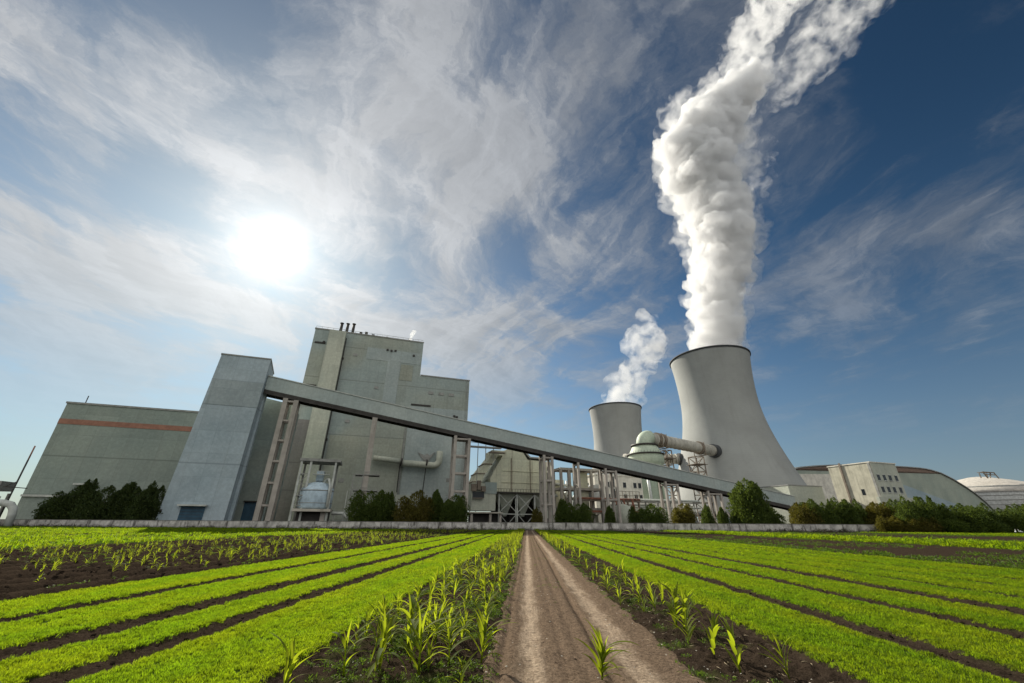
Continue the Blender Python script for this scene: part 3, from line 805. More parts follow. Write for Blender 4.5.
mb = MB(); mb.tube([(85.5, 194.5, 9.5), (85.5, 194.5, 13.5), (86.5, 194.5, 14.6), (89, 194.5, 14.6)], .7, 10); t.part('pipe', mb, M['steel_pale'])
t = Thing('pipe_bridge', 140, 190, 'light steel pipe bridge running right behind the round bush', 'pipe bridge')
for u in (126, 134, 142, 150, 158, 166, 174):
    mb = MB(); mb.box(u - .25, u + .25, 196, 196.5, 0, 13.6); t.part('post', mb, M['steel_grey'])
t.part('deck', MB().box(124, 178, 195.4, 198.4, 12.6, 13), M['steel_grey'])
for v, z, r in ((196, 13.7, .5), (197.3, 13.9, .65), (196.2, 10.2, .4)):
    mb = MB(); mb.tube([(124, v, z), (178, v, z)], r, 8); t.part('pipe', mb, M['steel_pale'])
mb = MB()
for u in range(126, 174, 8): mb.beam((u, 196.2, 1), (u + 8, 196.2, 12.4), .2)
t.part('brace', mb, M['steel_grey'])
for k, (u, v, h, lb) in enumerate(((-8.5, 176, 13, 'slim lamp post beside the bushes under the tall single support'), (28.5, 178, 12, 'slim lamp post before the boiler house right corner'), (62, 180, 12, 'slim lamp post before the precipitator hoppers'), (133, 176, 11, 'slim lamp post between the round bush and the egg-shaped tree'), (212, 168, 12, 'slim lamp post at the conveyor landing block'))):
    t = Thing('lamp_post', u, v, lb, 'lamp post', 'lamp posts in the plant yard')
    mb = MB(); mb.tube([(u, v, 0), (u, v, h)], [.16, .09], 8); t.part('post', mb, M['steel_pale'])
    mb = MB(); mb.tube([(u, v, h), (u + .5, v, h + .5), (u + 1.7, v, h + .6)], .08, 6); t.part('arm', mb, M['steel_pale'])
    mb = MB(); mb.box(u + 1.3, u + 2.3, v - .2, v + .2, h + .42, h + .58); t.part('lamp_head', mb, M['steel_grey'])

# white office behind
t = Thing('white_office', 145, 225, 'white two-storey office with small dark windows behind the conveyor', 'building')
t.part('wall', MB().box(128.5, 162, 225, 241, 0, 29), M['white_wall'])
t.part('roof_parapet', MB().box(128.1, 162.4, 224.6, 241.4, 29, 30), M['white_wall'])
def windows(t, us, v, zs, w, h, mat='window', frame='steel_pale'):
    for z in zs:
        for u in us:
            f = t.part('window', MB().box(u, u + w, v - .08, v, z, z + h), M[mat])
            mb = MB(); mb.box(u - .15, u + w + .15, v - .3, v, z - .35, z - .08); mb.box(u - .15, u + w + .15, v - .25, v, z + h + .05, z + h + .25)
            t.part('sill', mb, M[frame], f)
windows(t, (132, 136.2, 148, 155.5, 159), 225, (15.5, 22.5), 2.2, 2.9)
windows(t, (140.5,), 225, (15.5, 22.5), 1.4, 6)
mb = MB()
for z in (15.5, 22.5):
    for v in (229, 233, 237): mb.box(128.42, 128.5, v, v + 1.7, z, z + 2.8)
t.part('window', mb, M['window'])

# pale curved roof shelter
t = Thing('vaulted_shelter', 112, 200, 'small white curved-roof shelter on a brown pipe deck', 'shelter')
pf = [(99.5, 14.6), (104, 14.6)] + [(106 + 11 * (1 - math.cos(a)) * 1.0, 15 + 6.4 * math.sin(a)) for a in np.linspace(.1, PI / 2, 8)] + [(118.4, 21.4), (118.4, 14)]
mb = MB(); mb.prism([(99.5, 13.4)] + pf + [(118.4, 13.4)], 200.5, 208); t.part('roof', mb, M['white_metal'])
for u in (100, 106, 112, 118): t.part('leg', MB().box(u - .3, u + .3, 200.6, 201.2, 0, 13.4), M['steel_pale'])

# red-brown pipe rack
t = Thing('pipe_rack', 115, 186, 'red-brown pipe rack behind the small trees right of centre', 'pipe rack')
for u in (98, 103, 111, 119, 124, 130.5):
    t.part('post', MB().box(u - .4, u + .4, 185.7, 186.4, 0, 13), M['steel_rust'])
for z in (6.4, 12.2):
    t.part('deck', MB().box(97, 131.5, 185.2, 190, z, z + .5), M['steel_rust'])
mb = MB()
for v, z in ((185.9, 13.2), (187, 13.4), (188.4, 13.2), (186.2, 7.4), (187.6, 7.5)): mb.tube([(97, v, z), (131.5, v, z)], .45, 8)
t.part('pipe', mb, M['pipe_red'])
mb = MB()
for u in (116.5, 121, 126): mb.tube([(u, 185.3, 13.2), (u + 1, 185.3, 10), (u + 1, 185.3, 3)], .5, 8)
mb.beam((117, 185.2, 12.5), (122, 185.2, 4), .4); mb.beam((122, 185.2, 4), (127, 185.2, 12.5), .4)
t.part('pipe', mb, M['pipe_red'])
mb = MB()
for q in np.linspace(117, 131, 8): mb.beam((q, 185.2, 12.7), (q, 185.2, 17), .2)
mb.beam((117, 185.2, 15), (131, 185.2, 15), .2); mb.beam((117, 185.2, 17), (131, 185.2, 17), .2); t.part('railing', mb, M['steel_rust'])

t = Thing('gas_cylinder', 120, 183, 'grey-green rounded tank between the small trees by the wall', 'tank')
mb = MB(); mb.lathe(118.6, 183, [(0, 0), (4.6, 0), (4.6, 8), (4, 9.6), (2, 10.6), (0, 11)], 28); t.part('tank', mb, M['clad_pale'])
mb = MB(); mb.tube([(118.6, 183, 10.8), (118.6, 183, 12.4)], .3, 8); t.part('valve', mb, M['steel_dark'])

# cream sheds below the rack
for (u0, u1, v0, z, lab, mt) in ((99, 110, 192, 5.8, 'low cream shed under the pipe rack', 'clad_cream'), (136, 156, 215, 12, 'plain grey shed right of the absorber tower base', 'clad_pale'), (156, 196, 232, 15, 'long low grey wall in front of the great cooling tower', 'white_wall')):
    t = Thing('storage_shed', (u0 + u1) / 2, v0, lab, 'shed')
    t.part('wall', MB().box(u0, u1, v0, v0 + 7, 0, z), M[mt])
    t.part('roof', MB().box(u0 - .4, u1 + .4, v0 - .4, v0 + 7.4, z, z + .5), M['steel_grey'])
    t.part('door', MB().box(u0 + 2, u0 + 4.5, v0 - .06, v0, 0, 3.4), M['steel_dark'])

# end house where the conveyor lands
t = Thing('transfer_house', 237, 185, 'pale green-grey block where the conveyor lands below the great tower', 'building')
t.part('wall', MB().box(224, 250.5, 176, 194, 0, 22.4), M['clad_pale'])
t.part('roof_trim', MB().box(223.8, 250.7, 175.8, 194.2, 22.4, 22.9), M['steel_grey'])
t.part('window', MB().box(232, 235, 175.9, 176, 10.5, 13.5), M['window'])
t.part('canopy', MB().box(218, 224, 174, 181, 1.2, 1.6), M['concrete_pale'])

# office block on the right
t = Thing('office_block', 265, 155, 'cream and grey block with two rows of four small windows', 'building')
t.part('wall', MB().box(255.5, 276.2, 150, 172.5, 0, 33.2), M['clad_pale'])
t.part('side_cladding', MB().box(255.3, 255.5, 150, 172.5, 0, 33.2), concrete('ochre render', (.50, .48, .38), .45))
t.part('roof_trim', MB().box(255.0, 276.5, 149.7, 172.8, 33.2, 33.7), M['white_wall'])
t.part('base_wing', MB().box(251, 278.5, 148.6, 150, 0, 15.6), M['clad_pale'])
mb = MB(); mb.box(254.7, 255.3, 165, 165.9, 0, 34.6); t.part('side_fin', mb, M['steel_rust'])
mb = MB(); mb.box(254.9, 255.3, 150.1, 151.2, 0, 33.2); t.part('corner_trim', mb, M['steel_grey'])
windows(t, (257.6, 262.2, 266.8, 271.8), 150, (24.2, 18.1), 2.2, 2.7)
mb = MB(); mb.box(255.22, 255.3, 157, 158.6, 17, 20); t.part('window', mb, M['window'])

# great vaulted coal store
def sc(pts, k): return [(x * k, max(0.0, 1.6 + (z - 1.6) * k)) for x, z in pts]
prof0 = [(262, 35.6), (269.7, 37.2), (283, 38.6), (297, 39.7), (320, 41.2), (345, 42.0), (367, 42.2), (380, 42.3), (393.6, 42.2), (401, 41.9), (407.2, 41.3), (418.1, 39.5), (430, 35.5), (442.2, 30.0), (451.1, 25.1), (459.5, 19.0), (466, 12.5), (472, 5), (474.5, 0)]
prof = sc(prof0, 1.45)
t = Thing('coal_store', 530, 320, 'huge arched green coal store with a brown rim on the right', 'building')
t.part('end_wall', MB().prism([(prof[0][0], 0)] + prof, 290, 291), M['vault'])
mb = MB()
n = len(prof)
v0, v1 = 288.6, 430
a = [mb.bm.verts.new((x, v0, z + .4)) for x, z in prof]; b = [mb.bm.verts.new((x, v1, z + .4)) for x, z in prof]
c = [mb.bm.verts.new((x, v0, max(z - .6, 0))) for x, z in prof]; d = [mb.bm.verts.new((x, v1, max(z - .6, 0))) for x, z in prof]
for i in range(n - 1):
    mb.bm.faces.new((a[i], a[i + 1], b[i + 1], b[i])); mb.bm.faces.new((c[i], d[i], d[i + 1], c[i + 1]))
    mb.bm.faces.new((a[i], c[i], c[i + 1], a[i + 1])); mb.bm.faces.new((b[i], b[i + 1], d[i + 1], d[i]))
t.part('roof', mb, M['steel_grey'])
band = [(x, z - .5) for x, z in prof0[:12]]
low = [(x, 38.0 - (max(0, 300 - x)) * .07 + max(0, x - 372) * .028) for x, z in prof0[:12]]
t.part('ridge_band', MB().prism(sc(band + low[::-1], 1.45), 289.6, 290), M['vault_band'])
t.part('lower_wall', MB().prism(sc([(362, 0), (362, 30), (372, 28.4), (443, 12), (452, 9), (458, 0)], 1.45), 289.2, 290), M['vault_blue'])
t.part('left_panel', MB().prism(sc([(264, 0), (264, 32.6), (296, 33.8), (296, 0)], 1.45), 289.4, 290), M['white_wall'])

# round tank at far right
K2 = 1.65
t = Thing('round_store', 812, 373, 'round silver tank with a shallow cone roof and rooftop gantry at far right', 'tank')
def lz(r, z): return (r * K2, max(0.0, 1.6 + (z - 1.6) * K2))
CXX, CYY = 492 * K2 + 52, 226 * K2
mb = MB(); mb.lathe(CXX, CYY, [lz(0, 0), lz(46, 0), lz(46, 28.6)], 96); t.part('wall', mb, M['white_metal'])
mb = MB(); mb.lathe(CXX, CYY, [lz(47, 28), lz(47.2, 29.4), lz(36, 34.2), lz(20, 39.2), lz(6, 42.6), lz(0, 43.2)], 96); t.part('roof', mb, concrete('tank roof', (.50, .47, .42), .4))
mb = MB()
for z in (4, 7.5, 11, 14.5, 18, 21.5, 25): mb.lathe(CXX, CYY, [lz(46, z), lz(46.35, z), lz(46.35, z + .4), lz(46, z + .4)], 96)
t.part('band', mb, M['steel_grey'])
mb = MB(); mb.lathe(CXX, CYY, [lz(41, 31.3), lz(41, 33), lz(41.1, 33), lz(41.2, 31.3)], 96); t.part('roof_rail', mb, M['steel_grey'])
mb = MB()
for (p, q) in (((482, 205, 36), (479, 205, 41.0)), ((486, 205, 36.5), (489, 205, 41.2)), ((478, 205, 41.0), (495, 205, 41.4)), ((480, 205, 39.2), (494, 205, 39.6)), ((494, 205, 41.2), (498, 205, 37)), ((482, 209, 36.5), (482, 209, 41)), ((492, 209, 37), (492, 209, 41))):
    mb.beam((p[0] * K2 + 14, p[1] * K2, (p[2] + 2.2) * K2), (q[0] * K2 + 14, q[1] * K2, (q[2] + 1.6) * K2), 1.0)
mb.box(479 * K2 + 14, 492 * K2 + 14, 203.5 * K2, 209 * K2, 42.9 * K2, 43.2 * K2)
t.part('gantry', mb, M['steel_rust'])

# ------------------------------------------------------------------ cooling towers
def ct_r(z, ht=150.0, rt=35.7, rth=32.6, zth=108.6, rb=62.8):
    a = z - zth
    if a > 0: return rth * math.sqrt(1 + (a / (ht - zth)) ** 2 * ((rt / rth) ** 2 - 1))
    return rth * math.sqrt(1 + (a / zth) ** 2 * ((rb / rth) ** 2 - 1))
def cooling_tower(x, y, label):
    t = empty('cooling_tower', (x, y, 0), 0, label, 'cooling tower', 'cooling towers')
    prof = [(ct_r(z), z) for z in np.linspace(9, 149, 57)]
    mb = MB(); mb.lathe(0, 0, prof + [(r - .9, z) for r, z in prof[::-1]], 128, close=True); mb.build('shell', M['tower'], t)
    mb = MB(); mb.lathe(0, 0, [(35.5, 148.9), (36.5, 149.0), (36.5, 150.2), (34.4, 150.2), (34.4, 148.9)], 128, close=True); mb.build('rim', M['tower_dark'], t)
    for k in range(36):
        a = 2 * PI * k / 36; b = a + PI / 36
        mb = MB(); mb.beam((66.5 * math.cos(a), 66.5 * math.sin(a), 0), (62 * math.cos(b), 62 * math.sin(b), 9.6), 1.0)
        c = a - PI / 36; mb.beam((66.5 * math.cos(a), 66.5 * math.sin(a), 0), (62 * math.cos(c), 62 * math.sin(c), 9.6), 1.0)
        mb.build('column', M['concrete'], t)
    mb = MB(); mb.lathe(0, 0, [(68, 0), (68, 1.2), (67, 1.2), (67, 0)], 96, close=True); mb.build('basin', M['concrete'], t)
    return t
cooling_tower(181.1, 369.5, 'great grey cooling tower on the right, the largest thing with steam')
cooling_tower(125.7, 553.0, 'smaller farther cooling tower behind the conveyor, left of the great one')

# absorber tower and its duct
ax, ay = 84.0, 290.0
t = empty('absorber_tower', (ax, ay, 0), 0, 'pale green round absorber tower with a flared cap left of the great tower', 'tower')
mb = MB(); mb.lathe(0, 0, [(9.4, 0), (9.4, 36), (11.4, 40)], 48); mb.build('shell', M['absorber'], t)
mb = MB(); mb.lathe(0, 0, [(11.4, 40), (12, 41), (12, 45.6), (11.4, 46.6), (8.2, 52.4), (7.4, 53)], 48); mb.build('cap', M['absorber'], t)
mb = MB(); mb.lathe(0, 0, [(12, 45.8), (12.8, 45.8), (12.8, 46.7), (11.2, 46.7)], 48); mb.lathe(0, 0, [(8.1, 52.2), (9.3, 52.2), (9.3, 53.2), (7, 53.2)], 48); mb.build('walkway', M['steel_dark'], t)
mb = MB()
for k in range(40):
    a = 2 * PI * k / 40; mb.beam((12.6 * math.cos(a), 12.6 * math.sin(a), 46.7), (12.6 * math.cos(a), 12.6 * math.sin(a), 47.9), .14)
mb.build('railing', M['steel_dark'], t)
mb = MB(); mb.box(-1.4, 1.4, -9.7, -9.2, 30, 33); mb.build('hatch', M['steel_rust'], t)
mb = MB(); mb.tube([(-3.4, -10.4, 30), (-3.2, -10.6, 22), (-2.6, -10.8, 4)], 1.0, 10); mb.build('side_pipe', M['white_metal'], t)
mb = MB(); mb.tube([(6.8, -8.2, 0), (6.8, -8.2, 38)], 1.2, 10); mb.tube([(3.6, -9.6, 0), (3.6, -9.6, 38)], .5, 8); mb.build('side_pipe', M['absorber'], t)
t = Thing('elbow_duct', 0, 0, 'fat ribbed duct bending from the absorber tower into the great tower', 'duct')
t.o.location = (ax, ay, 0); t.o.rotation_euler = (0, 0, 0)
end = Vector((157.5 - ax, 339.5 - ay, 56.6)); d0 = Vector((end.x, end.y, 0)).normalized()
pts = [(0, 0, 50), (0, 0, 54)]
for a in np.linspace(.15, PI / 2, 8):
    pts.append((d0.x * 6 * (1 - math.cos(a)), d0.y * 6 * (1 - math.cos(a)), 53.5 + 5.2 * math.sin(a)))
mb = MB(); mb.tube(pts, 5.4, 28); mb.build('elbow', M['absorber'], t.o)
p0 = Vector(pts[-1]) 
mb = MB(); mb.tube([p0 - d0 * .5, p0.lerp(end, .5), end], 4.1, 28); mb.build('pipe', M['duct'], t.o)
mb = MB()
L_ = (end - p0).length
for k in range(1, 17):
    c = p0.lerp(end, k / 17.0); dd = (end - p0).normalized(); mb.tube([c - dd * .18, c + dd * .18], 4.35, 28)
mb.build('rib', M['duct'], t.o)
dd = (end - p0).normalized()
c = p0.lerp(end, .925); mb = MB(); mb.tube([c - dd * .8, c + dd * 3.5], 5.4, 32); mb.build('collar', M['tower_dark'], t.o)
for f in (.10, .16, .70):
    c = p0.lerp(end, f); mb = MB(); mb.tube([c - dd * 1.1, c + dd * 1.1], 5.15, 28)
    sd = dd.cross(Vector((0, 0, 1))).normalized()
    for q in (-5, 5): mb.beam(c + sd * q + Vector((0, 0, 4)), c + sd * q + Vector((0, 0, -6)), .5)
    mb.beam(c - sd * 5.4 + Vector((0, 0, -6)), c + sd * 5.4 + Vector((0, 0, -6)), .7)
    mb.build('saddle', M['steel_rust'], t.o)
t = empty('cross_duct', (150, 374, 0), 0, 'second, lower duct entering the left flank of the great tower', 'duct')
mb = MB(); mb.tube([(-62, -2, 55.6), (-8, 0, 55.6)], 4.3, 24); mb.build('pipe', M['duct'], t)
mb = MB(); mb.tube([(-13, -.3, 55.6), (-10.5, -.2, 55.6)], 5.2, 24); mb.build('collar', M['tower_dark'], t)
mb = MB()
for k in range(12): mb.tube([(-60 + k * 4, -1.9, 55.6), (-59.6 + k * 4, -1.9, 55.6)], 4.5, 24)
mb.build('rib', M['duct'], t)

def lattice(x, y, w, h, label, nz):
    t = empty('lattice_tower', (x, y, 0), 0.35, label, 'lattice tower', 'lattice towers under the fat duct')
    for sx in (-1, 1):
        for sy in (-1, 1):
            mb = MB(); mb.beam((sx * w, sy * w, 0), (sx * w, sy * w, h), .6); mb.build('leg', M['steel_rust'], t)
    mb = MB()
    for k in range(nz):
        z0, z1 = h * k / nz, h * (k + 1) / nz
        for s in (-1, 1):
            mb.beam((-w, s * w, z1), (w, s * w, z1), .5); mb.beam((s * w, -w, z1), (s * w, w, z1), .5)
            a = s if k % 2 else -s
            mb.beam((-w * a, s * w, z0), (w * a, s * w, z1), .35); mb.beam((s * w, -w * a, z0), (s * w, w * a, z1), .35)
    mb.build('brace', M['steel_rust'], t)
    mb = MB()
    for z in (h * .33, h * .62, h * .88): mb.box(-w - 1.6, w + 1.6, -w - 1.6, w + 1.6, z, z + .4)
    mb.build('platform', M['steel_rust'], t)
lattice(101, 297, 2.6, 50.5, 'open lattice tower holding the fat duct beside the absorber tower', 10)
lattice(132.5, 324, 3.9, 50, 'wide lattice tower under the fat duct just left of the great tower', 9)

# ------------------------------------------------------------------ far-left odds and ends
t = Thing('mast', -106, 175, 'thin red-tipped mast at the far left edge', 'mast')
mb = MB(); mb.tube([(-106.2, 175, 0), (-106.2, 175, 19.5)], .22, 8); t.part('pole', mb, M['steel_dark'])
mb = MB(); mb.tube([(-106.2, 175, 19.5), (-106.2, 175, 24)], .2, 8); t.part('tip', mb, M['red'])
mb = MB(); mb.beam((-109, 175, 11.4), (-103, 175, 11), .25); mb.beam((-108.3, 175, 11.5), (-106.2, 175, 13), .15); t.part('arm', mb, M['steel_dark'])
t = Thing('raised_bin', -112, 178, 'dark raised box on thin legs at the left picture edge', 'bin')
t.part('box', MB().box(-116, -109.8, 175, 181, 10.2, 13.0), M['steel_grey'])
for u in (-115, -109.8):
    for v in (175.6, 180): t.part('leg', MB().box(u - .2, u + .2, v - .2, v + .2, 0, 9.6), M['steel_grey'])
mb = MB(); mb.beam((-110, 175.4, 9.6), (-114.5, 175.4, 1), .2); mb.beam((-115, 175.4, 9.6), (-110.5, 175.4, 1), .2); t.part('brace', mb, M['steel_grey'])
t = Thing('bent_pipe', -106, 172, 'fat pale pipe bending down to the ground at the left edge', 'pipe')
mb = MB(); mb.tube([(-122, 172, 6.6), (-110, 172, 6.6), (-105, 172, 6.6), (-103.2, 172, 6.1), (-102.2, 172, 5), (-101.8, 172, 3.4), (-101.6, 172, 0)], .95, 16); t.part('pipe', mb, M['steel_pale'])
t.part('valve', MB().box(-107.4, -106.6, 171.6, 172.4, 7.4, 8.4), M['white_metal'])
t = Thing('sand_heap', -108, 168, 'tan heap behind the wall at the left edge', 'heap')
mb = MB()
mb.lathe(-110, 168, [(8, 0), (6, 2.2), (3, 4), (0, 4.8)], 18); t.part('mound', mb, M['concrete_pale'])

# ------------------------------------------------------------------ boundary wall
bw = empty('boundary_wall', (0, WALL_Y, 0), 0, 'long low stained whitewashed wall between the fields and the plant', 'wall')
mb = MB(); mb.box(-260, 118, 0, .28, -.2, 1.98); mb.build('panel', M['wall'], bw)
mb = MB(); mb.box(118, 330, 0, .28, -.2, 1.5); mb.build('panel', concrete('pink wall', (.30, .24, .21), .7, 1.5), bw)
mb = MB(); mb.box(-260, 118, -.06, .34, 1.98, 2.1); mb.build('coping', concrete('coping', (.20, .19, .17), .6, 2), bw)
mb = MB()
for k in range(95): mb.box(-260 + k * 4, -260 + k * 4 + .35, -.12, -.003, -.2, 1.97)
mb.build('pier', M['wall'], bw)

# ------------------------------------------------------------------ vegetation
M['leaf_dark'] = leafmat('dark tree leaf', (.030, .055, .018), (.10, .135, .030), (.16, .22, .03), .38, .6)
M['leaf_far_left'] = leafmat('darker tree leaf', (.024, .042, .018), (.07, .095, .028), (.09, .13, .02), .3, .6)  # darker leaf colour of the far-left clump
M['leaf_olive'] = leafmat('olive leaf', (.06, .06, .018), (.15, .13, .030), (.20, .18, .02), .36, .6)
M['grass'] = leafmat('young grass', (.025, .058, .006), (.11, .16, .012), (.37, .55, .012), .57, .65, field=True)
M['corn'] = leafmat('corn leaf', (.055, .095, .012), (.17, .20, .022), (.44, .53, .020), .58, .7)
M['weed'] = leafmat('weed leaf', (.035, .075, .012), (.10, .15, .025), (.16, .26, .02), .38, .55)
M['weed_dark'] = leafmat('dark weed', (.020, .028, .012), (.07, .055, .030), (.05, .06, .02), .2, .7)
M['straw'] = paint('dry straw', (.42, .34, .22), .8)

def quads_from(C, A, B):
    """C centres (n,3), A half-length vectors, B half-width vectors -> leaf-shaped quads"""
    V = np.stack([C - A, C + B * 1.0, C + A, C - B * 1.0], 1).reshape(-1, 3)
    F = np.arange(len(C) * 4).reshape(-1, 4)
    return V, F
def rand_dirs(g, n):
    d = g.normal(size=(n, 3)); return d / np.linalg.norm(d, axis=1, keepdims=True)

def crown_mesh(seed, n, kind):
    """unit-height crown, roughly width 1 too; scaled per tree"""
    g = np.random.default_rng(seed)
    P, D, Sz = [], [], []
    if kind == 'spire':
        lobes = [(0, 0, .04, 1.0, .22)] + [(.24 * math.cos(a) * g.uniform(.6, 1.1), .24 * math.sin(a) * g.uniform(.6, 1.1), g.uniform(.0, .12), g.uniform(.58, .92), g.uniform(.14, .21)) for a in np.linspace(0, 2 * PI, 9)[:-1]] + [(g.uniform(-.14, .14), g.uniform(-.14, .14), .3, g.uniform(.8, .97), .12) for _ in range(4)]
    elif kind == 'tall':
        lobes = [(0, 0, .02, 1.0, .30), (-.12, .1, .1, .96, .2), (.14, -.1, .1, .93, .2)] + [(.26 * math.cos(a) * g.uniform(.8, 1.1), .26 * math.sin(a) * g.uniform(.8, 1.1), g.uniform(.0, .1), g.uniform(.72, .93), g.uniform(.17, .24)) for a in np.linspace(0, 2 * PI, 10)[:-1]]
    elif kind == 'round':
        lobes = [(0, 0, .02, .93, .34)] + [(.3 * math.cos(a) * g.uniform(.7, 1.15), .3 * math.sin(a) * g.uniform(.7, 1.15), g.uniform(.0, .2), g.uniform(.5, .97), g.uniform(.15, .26)) for a in np.linspace(0, 2 * PI, 12)[:-1]]
    else:   # hedge: wide and ragged
        lobes = [(g.uniform(-.45, .45), g.uniform(-.3, .3), g.uniform(0, .15), g.uniform(.55, 1.0), g.uniform(.12, .24)) for _ in range(16)]
    for (x, y, z0, z1, r) in lobes:
        m = int(n / len(lobes))
        t = g.random(m) ** .9
        prof = np.sin(np.clip(t * .93 + .10, 0, 1) * PI) ** {'tall': .38, 'round': .42}.get(kind, .5) * (1 - {'tall': .12, 'round': .18}.get(kind, .28) * t)
        a = g.random(m) * 2 * PI
        rad = r * prof * (1 - .55 * g.random(m) ** 2.2)
        k = 1 + .22 * np.sin(a * 3 + t * 17 + x * 40) + .15 * np.sin(a * 5 - t * 31)
        rad = rad * k
        p = np.stack([x + rad * np.cos(a), y + rad * np.sin(a), z0 + (z1 - z0) * t], 1)
        d = np.stack([np.cos(a) * .6, np.sin(a) * .6, .9 + 0 * a], 1) + g.normal(size=(m, 3)) * .45
        P.append(p); D.append(d)
    P = np.concatenate(P); D = np.concatenate(D); D /= np.linalg.norm(D, axis=1, keepdims=True)
    P += g.normal(size=P.shape) * .010
    # drop leaves in noisy pockets: gaps
    keep = fbm(P[:, 0] * 7 + P[:, 2] * 5 + seed, P[:, 1] * 7 - P[:, 2] * 6, 3) > -.34
    P, D = P[keep], D[keep]
    L = g.uniform(.014, .032, len(P))[:, None]
    side = np.cross(D, rand_dirs(g, len(P))); side /= np.linalg.norm(side, axis=1, keepdims=True) + 1e-9
    return quads_from(P, D * L, side * L * .42)

CR = {}
def crown_data(kind, i, mat):
    key = (kind, i, mat.name)
    if key not in CR:
        V, F = crown_mesh(100 + i * 7 + len(kind), 17000 if kind != 'hedge' else 15000, kind)
        o = mesh_np('crown', V, F, mat); CR[key] = o.data; bpy.data.objects.remove(o)
    return CR[key]
TR = {}
def trunk_data(i):
    if i not in TR:
        g = random.Random(i); mb = MB()
        mb.tube([(0, 0, -.02), (g.uniform(-.01, .01), 0, .2), (g.uniform(-.02, .02), g.uniform(-.02, .02), .45), (0, 0, .85)], [.022, .016, .011, .004], 8)
        for k in range(7):
            a = g.uniform(0, 2 * PI); z = g.uniform(.12, .6); l = g.uniform(.14, .28)
            mb.tube([(0, 0, z), (math.cos(a) * l * .5, math.sin(a) * l * .5, z + l * .35), (math.cos(a) * l, math.sin(a) * l, z + l * .9)], [.008, .005, .002], 5)
        o = mb.build('trunk', M['trunk']); TR[i] = o.data; bpy.data.objects.remove(o)
    return TR[i]
def tree(px, Y, h, w, kind, i, mat, label, group, rz=None, lean=0.0, lift=0.0):
    X = (px - 527) / 435.7 * Y
    t = empty('tree', (X, Y, 0), random.Random(px * 13 + i).uniform(0, 6.28) if rz is None else rz, label, 'tree', group)
    for nm, da, sc in (('crown', crown_data(kind, i, mat), (w, w, h)), ('trunk', trunk_data(i), (h, h, h * .95))):
        o = bpy.data.objects.new(nm, da); COL.objects.link(o); o.parent = t; o.scale = sc
        if lean: o.rotation_euler = (0, 0, 0); t.rotation_euler = (0, lean, 0)
    return t
GL, GM, GR = 'dark windswept trees at the far left', 'small evergreen trees along the plant wall', 'dense trees along the right part of the wall'
TD, TL, TO = M['leaf_dark'], M['leaf_far_left'], M['leaf_olive']
TREES = [
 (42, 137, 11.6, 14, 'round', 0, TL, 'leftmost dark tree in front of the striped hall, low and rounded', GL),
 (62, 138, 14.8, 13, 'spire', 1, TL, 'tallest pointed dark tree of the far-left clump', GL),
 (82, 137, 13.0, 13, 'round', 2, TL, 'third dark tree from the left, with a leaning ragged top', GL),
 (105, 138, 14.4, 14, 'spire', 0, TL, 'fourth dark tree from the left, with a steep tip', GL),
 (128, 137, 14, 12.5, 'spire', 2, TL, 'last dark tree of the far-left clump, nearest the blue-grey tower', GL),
 (366, 137, 12.0, 13.5, 'round', 1, TD, 'broad dark evergreen right of the tank frame, larger of a pair', GM),
 (387, 139, 11.2, 9, 'spire', 1, TD, 'narrow pointed evergreen, right one of the pair near the tank frame', GM),
 (413, 137, 11.8, 12.5, 'round', 2, TO, 'bushy olive-brown evergreen under the grey wall duct', GM),
 (434, 139, 12.3, 8.5, 'spire', 0, TD, 'dark pointed evergreen between the olive bush and a four-legged support', GM),
 (454, 138, 11, 10, 'round', 0, TD, 'dark rounded evergreen left of the pale cabin on stilts', GM),
 (537, 137, 6.6, 5.0, 'spire', 2, TO, 'small yellow-green conical tree under the precipitator hoppers', GM),
 (562, 138, 9.2, 7.5, 'spire', 1, TD, 'pointed dark tree before the concrete rack, left of two joined', GM),
 (579, 137, 8.2, 8.5, 'round', 1, TD, 'rounded dark tree before the concrete rack, right of two joined', GM),
 (610, 137, 7.4, 5.0, 'spire', 0, TD, 'lone slim cone-shaped tree in front of the pipe rack', GM),
 (634, 138, 7.2, 5, 'spire', 1, TD, 'slim yellowish tree touching the left side of a round bush', GM),
 (651, 137, 8.2, 10, 'round', 2, TD, 'wide round bush at the foot of the absorber tower', GM),
 (683, 137, 8.4, 8, 'round', 0, TO, 'yellow-green egg-shaped tree between two thin gallery columns', GM),
 (706, 137, 7.8, 5.2, 'spire', 2, TD, 'slim dark tree, first in the row leading to the big tree', GM),
 (721, 138, 7.2, 5, 'spire', 0, TD, 'second slim dark tree, tucked between two others left of the big tree', GM),
 (734, 137, 8.0, 5.6, 'spire', 1, TD, 'slim dark tree touching the left side of the big tree', GM),
 (750, 135, 15.2, 12.5, 'tall', 1, TD, 'biggest tree, round-topped, in front of the great tower base', GM),
 (765, 136, 8.6, 8.0, 'round', 2, TD, 'low dark tree attached to the right side of the big tree', GM),
]
for a in TREES: tree(*a)
hr = random.Random(4)
HD = [(800, 8.6), (812, 9.4), (825, 10.2), (838, 9.6), (850, 9.3), (863, 8.4), (876, 8.8), (889, 9.3), (901, 9.8), (914, 9.9), (927, 8.6), (940, 8.0), (953, 7.6), (966, 7.9), (979, 7.2), (992, 6.2), (1008, 7.4), (1022, 9.2), (1040, 10.4)]
